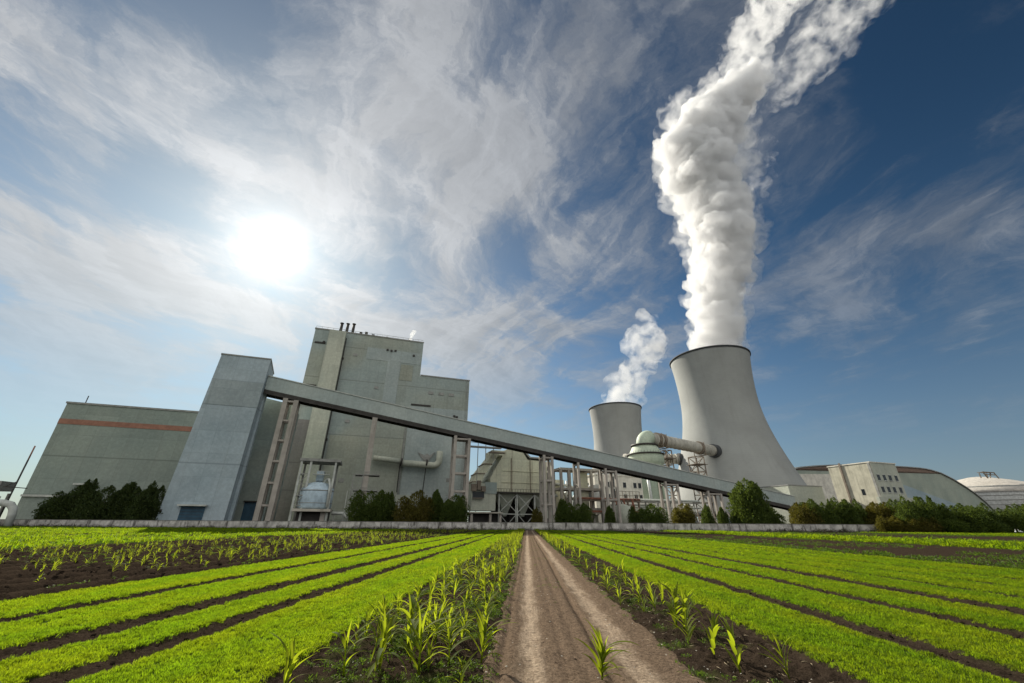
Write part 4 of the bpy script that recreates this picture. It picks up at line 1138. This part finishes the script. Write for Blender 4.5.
HL = ['reddish-olive bush beside the transfer house, first of the right-hand trees', 'dark tree right after the reddish bush', 'tall dark tree under the coal store left panel', 'dark ragged tree left of the office block', 'dark tree below the office block side wall', 'low olive tree at the near corner of the office block', 'olive tree below the four small lower windows', 'bushy tree at the right corner of the office block', 'high-topped tree where the coal store arch begins', 'tallest leafy tree before the coal store wall', 'dark tree below the blue lower wall of the coal store', 'dark rounded tree under the middle of the arch', 'low dark tree under the falling arch', 'dark tree near the foot of the arch', 'last low tree before the arch meets the ground', 'lowest dark bush in the gap before the round tank', 'dark bush in front of the round silver tank', 'tall dark tree at the right picture edge', 'tree cut by the right picture edge']
for k, ((px, h), lb) in enumerate(zip(HD, HL)):
    Y = 137 if px < 890 else 127.0 + hr.uniform(-1, 1)
    mat = TO if k in (0, 5, 6) else TD
    tree(px, Y, h, hr.uniform(9, 12), 'hedge', k % 3, mat, lb, GR)
for k, (px, h, Y) in enumerate(((905, 4.2, 124.6), (932, 4.0, 124.6), (958, 3.4, 124.8), (880, 4.6, 127))):
    t = empty('bush', ((px - 527) / 435.7 * Y, Y, 0), k * 1.3, ['grey-brown low bush at the foot of the tallest right-hand tree', 'dark low bush before the blue-walled trees', 'dark low bush near the pink wall gap', 'brown low bush hiding the end of the white wall'][k], 'bush', 'low bushes before the right-hand trees')
    o = bpy.data.objects.new('crown', crown_data('hedge', k % 3, TO if k in (0, 3) else TD)); COL.objects.link(o); o.parent = t; o.scale = (11, 7, h)
    o = bpy.data.objects.new('stem', trunk_data(k)); COL.objects.link(o); o.parent = t; o.scale = (h, h, h * .8)

# --- scatter of small growth (uncountable) with geometry nodes on a point mesh
def scatter(name, pts, rot, scale, variants, label, cat):
    n = len(pts)
    me = bpy.data.meshes.new(name); me.vertices.add(n); me.vertices.foreach_set('co', np.asarray(pts, np.float32).ravel())
    a = me.attributes.new('rot', 'FLOAT_VECTOR', 'POINT'); a.data.foreach_set('vector', np.asarray(rot, np.float32).ravel())
    a = me.attributes.new('scl', 'FLOAT', 'POINT'); a.data.foreach_set('value', np.asarray(scale, np.float32))
    a = me.attributes.new('idx', 'INT', 'POINT'); a.data.foreach_set('value', rng.integers(0, len(variants), n).astype(np.int32))
    ob = bpy.data.objects.new(name, me); COL.objects.link(ob)
    tag(ob, label, cat, kind='stuff')
    col = bpy.data.collections.new(name + ' variants')
    for v in variants: col.objects.link(v)
    ng = bpy.data.node_groups.new(name, 'GeometryNodeTree')
    ng.interface.new_socket('Geometry', in_out='INPUT', socket_type='NodeSocketGeometry')
    ng.interface.new_socket('Geometry', in_out='OUTPUT', socket_type='NodeSocketGeometry')
    N, L = ng.nodes, ng.links
    gi, go = N.new('NodeGroupInput'), N.new('NodeGroupOutput')
    ip = N.new('GeometryNodeInstanceOnPoints'); ci = N.new('GeometryNodeCollectionInfo')
    ci.inputs['Collection'].default_value = col; ci.inputs['Separate Children'].default_value = True; ci.inputs['Reset Children'].default_value = True
    def attr(nm, ty):
        q = N.new('GeometryNodeInputNamedAttribute'); q.data_type = ty; q.inputs[0].default_value = nm; return q.outputs[0]
    L.new(gi.outputs[0], ip.inputs['Points']); L.new(ci.outputs[0], ip.inputs['Instance'])
    ip.inputs['Pick Instance'].default_value = True
    L.new(attr('idx', 'INT'), ip.inputs['Instance Index'])
    e2r = N.new('FunctionNodeEulerToRotation'); L.new(attr('rot', 'FLOAT_VECTOR'), e2r.inputs[0]); L.new(e2r.outputs[0], ip.inputs['Rotation'])
    L.new(attr('scl', 'FLOAT'), ip.inputs['Scale'])
    L.new(ip.outputs[0], go.inputs[0])
    md = ob.modifiers.new('scatter', 'NODES'); md.node_group = ng
    return ob
def blade_tuft(seed, n, h, w, spread, mat, curl=.5, nm='tuft'):
    g = np.random.default_rng(seed); V, F = [], []
    for k in range(n):
        a = g.uniform(0, 2 * PI); r = spread * math.sqrt(g.random()); hh = h * g.uniform(.55, 1.1)
        p = np.array([r * math.cos(a * 3.1), r * math.sin(a * 3.1), 0]); d = np.array([math.cos(a), math.sin(a), 0]); s = np.array([-d[1], d[0], 0]) * w * g.uniform(.7, 1.2)
        c = curl * g.uniform(.2, 1.1) * hh
        i = len(V)
        for f, ww in ((0, .6), (.5, 1), (.85, .7)):
            q = p + d * c * f * f + np.array([0, 0, hh * (f - .25 * curl * f ** 3)])
            V += [q - s * ww, q + s * ww]
        V.append(p + d * c + np.array([0, 0, hh * (1 - .3 * curl)])); V.append(V[-1] + s * .05)
        F += [(i, i + 1, i + 3, i + 2), (i + 2, i + 3, i + 5, i + 4), (i + 4, i + 5, i + 7, i + 6)]
    o = mesh_np(nm, V, F, mat); COL.objects.unlink(o); return o
def sample(x0, x1, y0, y1, dens, maskf=None):
    n = int((x1 - x0) * (y1 - y0) * dens)
    x = rng.uniform(x0, x1, n); y = rng.uniform(y0, y1, n)
    az = x / np.maximum(y, .1)
    k = (np.abs(az + .03) < 1.30) & (y < 128.5)
    if maskf is not None: k &= maskf(x, y)
    return x[k], y[k]
def place(x, y, s0, s1, tilt=.25, dz=-.005):
    z = ground_h(x, y) * (np.abs(x) < 62) + dz
    rot = np.stack([rng.normal(0, tilt, len(x)), rng.normal(0, tilt, len(x)), rng.uniform(0, 6.28, len(x))], 1)
    return np.stack([x, y, z], 1), rot, rng.uniform(s0, s1, len(x))
tufts = [blade_tuft(s, 14, .050, .0022, .034, M['grass'], .55) for s in range(8)]
tufts_far = [blade_tuft(40 + s, 18, .070, .0065, .10, M['grass'], .35) for s in range(6)]
def inbed(x, y): return bed_mask(x, y, .16) > .25 + .5 * rng.random(len(x))
A = []
for y0, y1, dens, sc in ((4.3, 9, 900, (.6, 1.25)), (9, 15, 520, (.8, 1.4)), (15, 26, 210, (1.1, 1.8))):
    for xa, xb in ((-11.5, -2.6), (3.4, 20)):
        x, y = sample(xa, xb, y0, y1, dens, inbed); A.append(place(x, y, *sc))
# thinner growth in patches
P_, R_, S_ = (np.concatenate([a[i] for a in A]) for i in range(3))
keep = (fbm(P_[:, 0] * 1.3, P_[:, 1] * 1.3, 3) > rng.uniform(-1.1, -.1, len(P_))) & (fbm(P_[:, 0] * 5, P_[:, 1] * 5, 2) > rng.uniform(-1.0, -.25, len(P_)))
scatter('seedling_grass', P_[keep], R_[keep], S_[keep], tufts, 'fresh green seedling grass on the nearer ends of the raised beds', 'grass')
A = []
for y0, y1, dens, sc in ((25, 45, 30, (.9, 1.3)), (45, 80, 11, (1.2, 1.8)), (80, 127, 5, (1.5, 2.2))):
    for xa, xb in ((-11.5, -2.6), (3.4, 20)):
        x, y = sample(xa, xb, y0, y1, dens, inbed); A.append(place(x, y, *sc))
P_, R_, S_ = (np.concatenate([a[i] for a in A]) for i in range(3))
scatter('seedling_grass', P_, R_, S_, tufts_far, 'bright green beds running away to the wall', 'grass')
big = [blade_tuft(60 + s, 20, .28, .016, .16, M['grass'], .8) for s in range(5)]
x, y = sample(-150, -31.5, 24, 127, 1.9, lambda x, y: (np.sin(x * .45) * .4 + .5 + fbm(x * .1, y * .3) * .9) > rng.random(len(x)))
A = [place(x, y, .8, 1.5)]
x, y = sample(38, 51, 30, 127, 3, lambda x, y: fbm(x * .3, y * .3) > -.5 + .3 * rng.random(len(x))); A.append(place(x, y, 1.0, 1.9))
x, y = sample(92, 170, 70, 128, 1.6); A.append(place(x, y, .8, 1.4))
P_, R_, S_ = (np.concatenate([a[i] for a in A]) for i in range(3))
scatter('crop_grass', P_, R_, S_, big, 'knee-low green crop in the far side fields', 'grass')

def weed_clump(seed, n, r, h, lw, mat):
    g = np.random.default_rng(seed)
    a = g.uniform(0, 2 * PI, n); rr = r * np.sqrt(g.random(n)); z = h * g.random(n) * (1 - .5 * rr / r)
    C = np.stack([rr * np.cos(a), rr * np.sin(a), z], 1)
    D = np.stack([np.cos(a), np.sin(a), g.uniform(-.1, 1.0, n)], 1); D /= np.linalg.norm(D, axis=1, keepdims=True)
    S2 = np.cross(D, rand_dirs(g, n)); S2 /= np.linalg.norm(S2, axis=1, keepdims=True)
    L = g.uniform(.6, 1.2, n)[:, None] * lw
    V, F = quads_from(C, D * L, S2 * L * .4)
    o = mesh_np('weed', V, F, mat); COL.objects.unlink(o); return o
weeds = [weed_clump(s, 34, .07, .05, .016, M['weed']) for s in range(6)] + [blade_tuft(90, 8, .09, .004, .04, M['weed'], .9, 'weed')]
A = []
for xa, xb in ((-2.75, -.55), (1.95, 3.5)):
    x, y = sample(xa, xb, 4.3, 14, 75, lambda x, y: (fbm(x * 1.5, y * 1.5) * 1.6 + (.45 if xa < 0 else 0)) > rng.random(len(x))); A.append(place(x, y, .5, 1.4))
    x, y = sample(xa, xb, 14, 60, 9, lambda x, y: fbm(x * 1.5, y * 1.5) * 1.2 + .4 > rng.random(len(x))); A.append(place(x, y, 1.0, 2.2))
x, y = sample(-.62, -.38, 4.3, 40, 40, lambda x, y: fbm(x * 2, y * 1.2) > -.1); A.append(place(x, y, .4, 1.1))
x, y = sample(1.85, 2.15, 4.3, 40, 30, lambda x, y: fbm(x * 2, y * 1.2) > 0); A.append(place(x, y, .4, 1.1))
x, y = sample(.3, 1.0, 4.3, 60, 22, lambda x, y: fbm(x * 1.5, y * .8 + 9) > .12); A.append(place(x, y, .3, .8))
x, y = sample(20.1, 22.4, 14, 120, 4, lambda x, y: fbm(x * .5, y * .5) > -.3); A.append(place(x, y, 2.5, 5.5))
x, y = sample(22.6, 37, 16, 120, 1.4, lambda x, y: fbm(x * .25, y * .12) > .12); A.append(place(x, y, 2.0, 4.5))
x, y = sample(53, 90, 40, 125, .8, lambda x, y: fbm(x * .15, y * .12) > .05); A.append(place(x, y, 2.0, 4.5))
x, y = sample(-31, -11.4, 9, 125, 2.2, lambda x, y: fbm(x * .3, y * .3) > .0); A.append(place(x, y, 1.0, 2.5))
P_, R_, S_ = (np.concatenate([a[i] for a in A]) for i in range(3))
scatter('ground_weed', P_, R_, S_, weeds, 'low mixed weeds creeping over the bare soil', 'weed')
wd = [weed_clump(20 + s, 60, .5, .5, .07, M['weed_dark']) for s in range(4)]
x, y = sample(-175, 165, 127.4, 129.8, 2.2, lambda x, y: fbm(x * .13, y * .1) > -.25 + .6 * rng.random(len(x)))
scatter('wall_weed', *place(x, y, .5, 2.4), wd, 'dark dead weeds along the foot of the boundary wall', 'weed')

# clods, pebbles and straw on the soil and the track
def clod(seed, mat):
    bm = bmesh.new(); bmesh.ops.create_icosphere(bm, subdivisions=1, radius=1)
    g = random.Random(seed)
    for v in bm.verts: v.co *= g.uniform(.6, 1.2); v.co.z *= .6
    me = bpy.data.meshes.new('clod'); bm.to_mesh(me); bm.free(); me.materials.append(mat)
    return bpy.data.objects.new('clod', me)
cl_ = [clod(s, M['soil']) for s in range(5)]
A = []
for xa, xb, dn in ((-2.85, -.5, 60), (1.9, 3.6, 90), (.15, 1.15, 90), (-.6, -.2, 50), (1.6, 2.0, 60), (-.2, .15, 8)):
    x, y = sample(xa, xb, 4.3, 20, dn); p, r, s = place(x, y, 0, 1); A.append((p, r, .006 + .026 * rng.random(len(x)) ** 3))
for a, b in zip(BEDS[:-1], BEDS[1:]):
    pass
for xa, xb in ((-5.3, -4.9), (-7.05, -6.4), (-9.35, -8.9), (5.45, 5.85), (7.65, 8.0), (9.7, 10.3)):
    x, y = sample(xa, xb, 4.5, 20, 70); p, r, s = place(x, y, 0, 1); A.append((p, r, .01 + .035 * rng.random(len(x)) ** 2))
x, y = sample(-30, -11.4, 9, 40, 7); p, r, s = place(x, y, 0, 1); A.append((p, r, .02 + .07 * rng.random(len(x)) ** 2))
P_, R_, S_ = (np.concatenate([a[i] for a in A]) for i in range(3))
scatter('soil_clod', P_, R_, S_, cl_, 'small dark clods of earth scattered over the field', 'soil')
pb = [clod(30 + s, M['concrete_pale']) for s in range(4)]
A = []
for xa, xb, dn in ((-.6, 2.1, 26), (2.1, 3.4, 12), (-2.7, -.6, 8)):
    x, y = sample(xa, xb, 4.3, 18, dn); p, r, s = place(x, y, 0, 1); p[:, 2] += .012; A.append((p, r, .004 + .016 * rng.random(len(x)) ** 4))
P_, R_, S_ = (np.concatenate([a[i] for a in A]) for i in range(3))
scatter('pebble', P_, R_, S_, pb, 'small pale pebbles scattered on the track', 'pebbles')
def straw(seed):
    g = random.Random(seed); mb = MB(); l = g.uniform(.03, .09)
    mb.tube([(-l, 0, .004), (0, g.uniform(-.01, .01), .010), (l, g.uniform(-.02, .02), .005)], [.0022, .0030, .0016], 5)
    o = mb.build('straw', M['straw']); COL.objects.unlink(o); return o
sw = [straw(s) for s in range(5)]
A = []
for xa, xb, dn in ((-2.85, -.4, 5), (-.4, 1.9, 2.2), (1.9, 3.6, 9)):
    x, y = sample(xa, xb, 4.3, 16, dn); A.append(place(x, y, .4, 1.2, .1, .006))
P_, R_, S_ = (np.concatenate([a[i] for a in A]) for i in range(3))
scatter('straw_litter', P_, R_, S_, sw, 'pale broken straw lying on the track and soil', 'straw')

# --- corn plants, one by one
def leaf_strip(V, F, p0, az, L, W, rise, droop, g, seg=9):
    d = np.array([math.cos(az), math.sin(az), 0]); s = np.array([-d[1], d[0], 0]); tw = g.uniform(-.6, .6)
    i0 = len(V); p = np.array(p0, float); ang = rise
    for k in range(seg + 1):
        f = k / seg
        w = W * (min(1, .35 + f * 3) * (1 - f ** 2.2)) + .0008
        ta = tw * f * 1.6
        sv = s * math.cos(ta) + np.array([0, 0, 1]) * math.sin(ta) * .8
        up = np.array([0, 0, 1]) * w * .35
        V += [p - sv * w + up, p, p + sv * w + up]
        ang -= droop / seg * (0.4 + 1.5 * f)
        p = p + (d * math.cos(ang) + np.array([0, 0, 1]) * math.sin(ang)) * L / seg
    for k in range(seg):
        a = i0 + 3 * k
        F += [(a, a + 1, a + 4, a + 3), (a + 1, a + 2, a + 5, a + 4)]
def corn_variant(seed, nleaf, erect=.5):
    nleaf += 3
    g = random.Random(seed); V, F = [], []
    H = .62
    base = g.uniform(0, 3.14)
    for k in range(nleaf):
        z = .03 + H * .62 * (k / nleaf)
        az = base + k * PI + g.uniform(-.5, .5)
        leaf_strip(V, F, (0, 0, z), az, g.uniform(.34, .54) * (1 - .1 * abs(k - nleaf / 2) / nleaf), g.uniform(.014, .026), g.uniform(.75, 1.25) + erect * .15, g.uniform(.6, 2.1) * (1 - erect * .45), g)
    for k in range(2):
        leaf_strip(V, F, (0, 0, H * .5), base + g.uniform(0, 6), g.uniform(.28, .42), .013, 1.45, .35, g)
    fo = mesh_np('foliage', V, F, M['corn'], smooth=True); me = fo.data; bpy.data.objects.remove(fo)
    mb = MB(); mb.tube([(0, 0, -.03), (g.uniform(-.008, .008), 0, .16), (0, g.uniform(-.01, .01), .34), (0, 0, .46)], [.011, .009, .006, .003], 7)
    so = mb.build('stem', M['corn']); sm = so.data; bpy.data.objects.remove(so)
    return me, sm
corn_v = [corn_variant(s, 3 + s % 5, (s % 3) / 2) for s in range(18)]
corn_dense = corn_variant(77, 20, .9)
seed_v = [corn_variant(200 + s, 4, 0) for s in range(5)]
def corn(x, y, h, var, label, group, rz, thick=1.0):
    z = float(ground_h(np.array([x]), np.array([y]))[0])
    t = empty('corn_plant', (x, y, z), rz, label, 'corn plant', group)
    for nm, me in (('foliage', var[0]), ('stem', var[1])):
        o = bpy.data.objects.new(nm, me); COL.objects.link(o); o.parent = t; k = h / .80; o.scale = (k * thick * 1.25, k * thick * 1.25, k)
    t.rotation_euler = (cr.gauss(0, .11), cr.gauss(0, .11), rz)
    return t
cr = random.Random(12)
GC1, GC2, GC3 = 'corn plants left of the track', 'corn plants right of the track', 'young corn in the brown field on the left'
near = [
 (.84, 5.75, .52, corn_dense, 'dense bushy corn plant alone in the middle of the track', GC1 and 'corn plants on the track', 1.0),
 (2.56, 8.35, .78, corn_v[3], 'tallest corn plant right of the track, bright green clump', GC2, 1.1),
 (2.62, 8.15, .7, corn_v[6], 'shorter plant growing against the tallest clump right of the track', GC2, 1.0),
 (2.52, 6.75, .58, corn_v[4], 'thin yellow-green corn plant between the tall clump and the corner plant', GC2, .9),
 (2.58, 6.15, .62, corn_v[1], 'corn plant with a pale dry leaf at the lower right', GC2, 1.0),
 (2.45, 7.5, .55, corn_v[8], 'slender corn plant just in front of the tall clump', GC2, .8),
 (3.02, 5.9, .5, corn_v[5], 'thin dark corn plant beside the green bed at lower right', GC2, .8),
 (-2.55, 5.2, .48, corn_v[2], 'wide-spreading corn plant in the lower left corner of the strip', GC1, 1.2),
 (-2.15, 5.75, .62, corn_v[0], 'leaning corn plant, second from the lower left', GC1, .9),
 (-1.80, 5.95, .72, corn_v[9], 'upright broad-leaved corn plant, third from the lower left', GC1, 1.0),
 (-1.62, 6.55, .84, corn_v[3], 'tallest corn plant left of the track, with an erect spear leaf', GC1, 1.0),
 (-1.26, 5.7, .74, corn_v[7], 'corn plant with one long leaf bent flat to the left', GC1, 1.0),
 (-.98, 6.1, .6, corn_v[6], 'arching corn plant beside the track verge', GC1, .9),
 (-.60, 6.3, .66, corn_v[4], 'open-leaved corn plant closest to the track on the left', GC1, .9),
 (-.72, 5.3, .44, corn_v[1], 'small corn plant at the bottom edge by the left wheel rut', GC1, .9),
]
for (x, y, h, v, lb, gp, th_) in near: corn(x, y, h * 1.12, v, lb, gp, cr.uniform(0, 6.28), th_ * 1.15)
cnt = len(near)
def strip_corn(rows, y0, y1, step, h0, h1, label, group, n_max, thin=.25):
    global cnt
    n = 0; y = y0
    while y < y1 and n < n_max:
        for r in rows:
            if cr.random() < thin: continue
            if n >= n_max: break
            corn(r + cr.uniform(-.22, .22), y + cr.uniform(-.3, .3), cr.uniform(h0, h1), corn_v[cr.randrange(18)], label, group, cr.uniform(0, 6.28), cr.uniform(.8, 1.15))
            n += 1
        y += step * (1 + y * .006)
    cnt += n
strip_corn((-2.4, -1.7, -1.1), 5.9, 9.5, .62, .28, .6, 'short yellow-green corn plant low among the foreground plants left of the track', GC1, 18, .2)
strip_corn((-2.35, -1.9, -1.35, -.85), 6.9, 16, .5, .40, .78, 'yellow-green corn plant in the near part of the strip left of the track', GC1, 60, .15)
strip_corn((-2.3, -1.7, -1.15, -.7), 16, 60, .85, .40, .72, 'bright corn plant far along the strip left of the track', GC1, 95, .1)
strip_corn((2.2, 2.75, 3.1), 9, 18, .75, .35, .66, 'yellow-green corn plant in the near part of the strip right of the track', GC2, 26, .2)
strip_corn((2.3, 2.9), 18, 60, 1.6, .45, .75, 'bright corn plant far along the strip right of the track', GC2, 34, .12)
n = 0
for k in range(400):
    x = -12.1 - 1.35 * cr.randrange(14) + cr.uniform(-.15, .15); y = cr.uniform(9, 46)
    if abs(x / y) > 1.25 or n >= 82: continue
    if fbm(np.array([x * .15]), np.array([y * .15]))[0] + cr.uniform(-.3, .3) < -.1: continue
    corn(x, y, cr.uniform(.24, .42), seed_v[cr.randrange(5)], 'low corn seedling on the brown ridges of the left field', GC3, cr.uniform(0, 6.28), 1.2); n += 1
# the farther, smaller ones as one mass
def flat(me_pair, nm):
    o = bpy.data.objects.new(nm, me_pair[0]); return o
fv = [flat(v, 'far corn') for v in corn_v]
A = []
for xa, xb in ((-2.5, -.6), (2.1, 3.1)):
    x, y = sample(xa, xb, 30, 127, 1.8); A.append(place(x, y, .7, 1.1, .1))
x, y = sample(-31, -12, 14, 125, .8, lambda x, y: fbm(x * .15, y * .15) > -.25); A.append(place(x, y, .45, .75, .1))
P_, R_, S_ = (np.concatenate([a[i] for a in A]) for i in range(3))
scatter('distant_corn', P_, R_, S_, fv, 'mass of distant corn plants along the strips and the left field', 'corn')
# two white egrets at the far right of the field
for k, px in enumerate((993.5, 998.5)):
    Y = 108; X = (px - 527) / 435.7 * Y
    t = empty('egret', (X, Y, 0), .6 + k * 2.2, ['small white bird, left one of two at the far right field edge', 'small white bird, right one of two at the far right field edge'][k], 'bird', 'two white birds')
    mb = MB(); mb.tube([(-.42, 0, .52), (-.2, 0, .62), (.08, 0, .68), (.28, 0, .66), (.36, 0, .8), (.33, 0, .98), (.38, 0, 1.08), (.48, 0, 1.07)], [.02, .11, .16, .10, .045, .035, .045, .02], 12)
    mb.build('body', M['white_metal'], t)
    mb = MB(); mb.tube([(.47, 0, 1.07), (.62, 0, 1.03)], [.018, .004], 6); mb.build('beak', M['red'], t)
    for s in (-1, 1):
        mb = MB(); mb.tube([(.02, s * .06, .58), (.08, s * .06, .3), (.0, s * .06, .0)], [.016, .012, .012], 6); mb.build('leg', M['steel_dark'], t)

# ------------------------------------------------------------------ steam
def at_px(px, py, Y):
    d = CAMX * (px - 512) + CAMU * (341.5 - py) + CAMF * 396.0
    return Vector((0, 0, 1.6)) + d * (Y / d.y)
def steam_mat(name, dens, nscale=None, lo=.42, hi=.62, step=1.0):
    m, T = new_mat(name)
    if nscale:
        P = T.n('ShaderNodeNewGeometry').outputs['Position']
        P = T.n('ShaderNodeTexCoord').outputs['Object']
        n1 = T.ramp(T.noise(P, nscale, 7, .62, .6), lo, hi)
        dv = T.m('MULTIPLY', n1, dens)
    else: dv = dens
    v = T.n('ShaderNodeVolumePrincipled', {'Color': (.983, .984, .986, 1), 'Density': dv, 'Anisotropy': .15})
    o = T.n('ShaderNodeOutputMaterial'); T.L.new(v.outputs[0], o.inputs['Volume'])
    m.cycles.volume_step_rate = step
    return m
def steam_mesh(name, ctrl, Y, seed, mat, parent, voxel, disp, n_small=1.0, per=1.0, dy=None):
    """ctrl: (px, py, radius_px) along the plume; union of hierarchical puffs, voxel remeshed and roughened"""
    rr = random.Random(seed)
    pts = []
    for i in range(len(ctrl) - 1):
        a, b = ctrl[i], ctrl[i + 1]
        n = max(2, int(math.hypot(b[0] - a[0], b[1] - a[1]) / (5 * per)))
        for k in range(n):
            f = k / n
            c = [a[j] * (1 - f) + b[j] * f for j in range(3)]
            yy_ = Y + (dy(c[1]) if dy else 0)
            P = at_px(c[0], c[1], yy_); zc = (P - Vector((0, 0, 1.6))).dot(CAMF); pts.append((P, c[2] * .90 * zc / 396.0))
    base = bmesh.new(); bmesh.ops.create_icosphere(base, subdivisions=2, radius=1)
    bv = np.array([v.co[:] for v in base.verts]); bf = np.array([[v.index for v in f.verts] for f in base.faces]); base.free()
    Vs, Fs, n0 = [], [], 0
    def add(c, r):
        nonlocal n0
        Vs.append(bv * r + np.array(c)); Fs.append(bf + n0); n0 += len(bv)
    for (P, r) in pts:
        add(P + Vector((rr.gauss(0, .10), rr.gauss(0, .10), rr.gauss(0, .10))) * r, r * rr.uniform(.62, .80))
        for k in range(int(14 * n_small)):
            d = Vector((rr.gauss(0, 1), rr.gauss(0, 1), rr.gauss(0, 1))).normalized()
            q = P + d * r * rr.uniform(.60, .92); r2 = r * (.10 + .30 * rr.random() ** 1.8)
            add(q, r2)
            for j in range(4):
                d2 = (d + Vector((rr.gauss(0, .8), rr.gauss(0, .8), rr.gauss(0, .8)))).normalized()
                add(q + d2 * r2 * .95, r2 * rr.uniform(.25, .55))
    ob = mesh_np(name, np.concatenate(Vs), np.concatenate(Fs), None)
    md = ob.modifiers.new('r', 'REMESH'); md.mode = 'VOXEL'; md.voxel_size = voxel
    dg = bpy.context.evaluated_depsgraph_get(); dg.update()
    me = bpy.data.meshes.new_from_object(ob.evaluated_get(dg))
    bpy.data.objects.remove(ob)
    n = len(me.vertices); co = np.empty(n * 3, np.float32); me.vertices.foreach_get('co', co); co = co.reshape(-1, 3)
    no = np.empty(n * 3, np.float32); me.vertices.foreach_get('normal', no); no = no.reshape(-1, 3)
    for i in range(n):
        p = Vector(co[i]); k = mnoise.fractal(p * .07 / (voxel / 1.5), .75, 2.1, 6) * 1.1 + .30 * (1 - abs(mnoise.noise(p * .15)) * 2.5) + .28 * (1 - abs(mnoise.noise(p * .33)) * 2.5)
        co[i] += no[i] * disp * k
    me.vertices.foreach_set('co', co.ravel()); me.update()
    tmp = bpy.data.objects.new('tmp', me); COL.objects.link(tmp)
    md = tmp.modifiers.new('r', 'REMESH'); md.mode = 'VOXEL'; md.voxel_size = voxel
    dg = bpy.context.evaluated_depsgraph_get(); dg.update()
    me = bpy.data.meshes.new_from_object(tmp.evaluated_get(dg)); bpy.data.objects.remove(tmp)
    # keep only the main body: drop specks thrown off by the roughening
    bm = bmesh.new(); bm.from_mesh(me); bm.verts.ensure_lookup_table()
    seen = np.zeros(len(bm.verts), bool); drop = []
    for v0_ in bm.verts:
        if seen[v0_.index]: continue
        comp = [v0_]; seen[v0_.index] = True; st_ = [v0_]
        while st_:
            v_ = st_.pop()
            for e_ in v_.link_edges:
                w_ = e_.other_vert(v_)
                if not seen[w_.index]: seen[w_.index] = True; comp.append(w_); st_.append(w_)
        if len(comp) < len(bm.verts) * .03: drop += comp
    bmesh.ops.delete(bm, geom=drop, context='VERTS'); bm.to_mesh(me); bm.free()
    me.polygons.foreach_set('use_smooth', np.ones(len(me.polygons), bool))
    o = bpy.data.objects.new(name, me); COL.objects.link(o); me.materials.clear(); me.materials.append(mat); o.parent = parent
    return o
st = empty('steam_plume', (0, 0, 0), 0, 'tall billowing white steam plume rising from the great tower', 'steam', 'steam plumes')
main = [(716, 352, 25), (716, 338, 26), (716, 312, 26), (716, 290, 26), (719, 262, 29), (723, 235, 32), (716, 208, 31), (708, 190, 32), (699, 172, 37), (694, 152, 37), (702, 134, 34), (716, 115, 30), (733, 98, 24), (748, 84, 18), (755, 72, 15)]
steam_mesh('steam_column', main, 369.5, 3, steam_mat('dense steam', .13, .10, .34, .52, .22), st, 1.25, 3.6, 1.4)
halo = [(x_, y_, r_ * 1.28) for x_, y_, r_ in main[1:]]
steam_mesh('steam_haze', halo, 369.5, 31, steam_mat('edge steam', .030, .06, .44, .62, .4), st, 2.6, 6.0, .7)
extra = [(738, 292, 8), (752, 284, 7), (762, 272, 4)]
wisp1 = [(756, 86, 18), (746, 64, 26), (748, 44, 27), (758, 24, 26), (776, 4, 24), (800, -22, 26), (820, -50, 28)]
steam_mesh('steam_wisp', wisp1, 369.5, 5, steam_mat('thin steam', .045, .045, .47, .68, .4), st, 2.2, 6.0)
wisp2 = [(770, 104, 10), (782, 88, 20), (800, 66, 28), (820, 40, 32), (844, 12, 32), (872, -18, 34)]
steam_mesh('steam_wisp', wisp2, 369.5, 6, steam_mat('faint steam', .020, .045, .48, .70, .4), st, 2.2, 6.0)
wisp3 = [(738, 262, 10), (748, 240, 13), (752, 200, 12), (764, 170, 14), (770, 140, 10)]
steam_mesh('steam_wisp', wisp3, 369.5, 8, steam_mat('side steam', .03, .05, .50, .68, .5), st, 2.4, 5.0)
st = empty('steam_plume', (0, 0, 0), 0, 'short bent steam plume over the smaller farther tower', 'steam', 'steam plumes')
pl2 = [(619, 406, 21), (624, 396, 20), (629, 380, 17), (639, 368, 13), (648, 356, 16), (651, 344, 19), (643, 335, 20), (633, 342, 13), (627, 350, 8)]
steam_mesh('steam_column', pl2, 553, 11, steam_mat('second steam', .036, .06, .42, .60, .3), st, 2.2, 5.0, per=.6)
st = empty('steam_plume', (0, 0, 0), 0, 'tiny white steam puff on the boiler house roof', 'steam', 'steam plumes')
steam_mesh('steam_puff', [(408, 341, 2.2), (411, 337, 2.6), (414, 333, 3.2), (414, 330, 2)], 226, 15, steam_mat('puff', .35), st, .7, .8, per=.4)
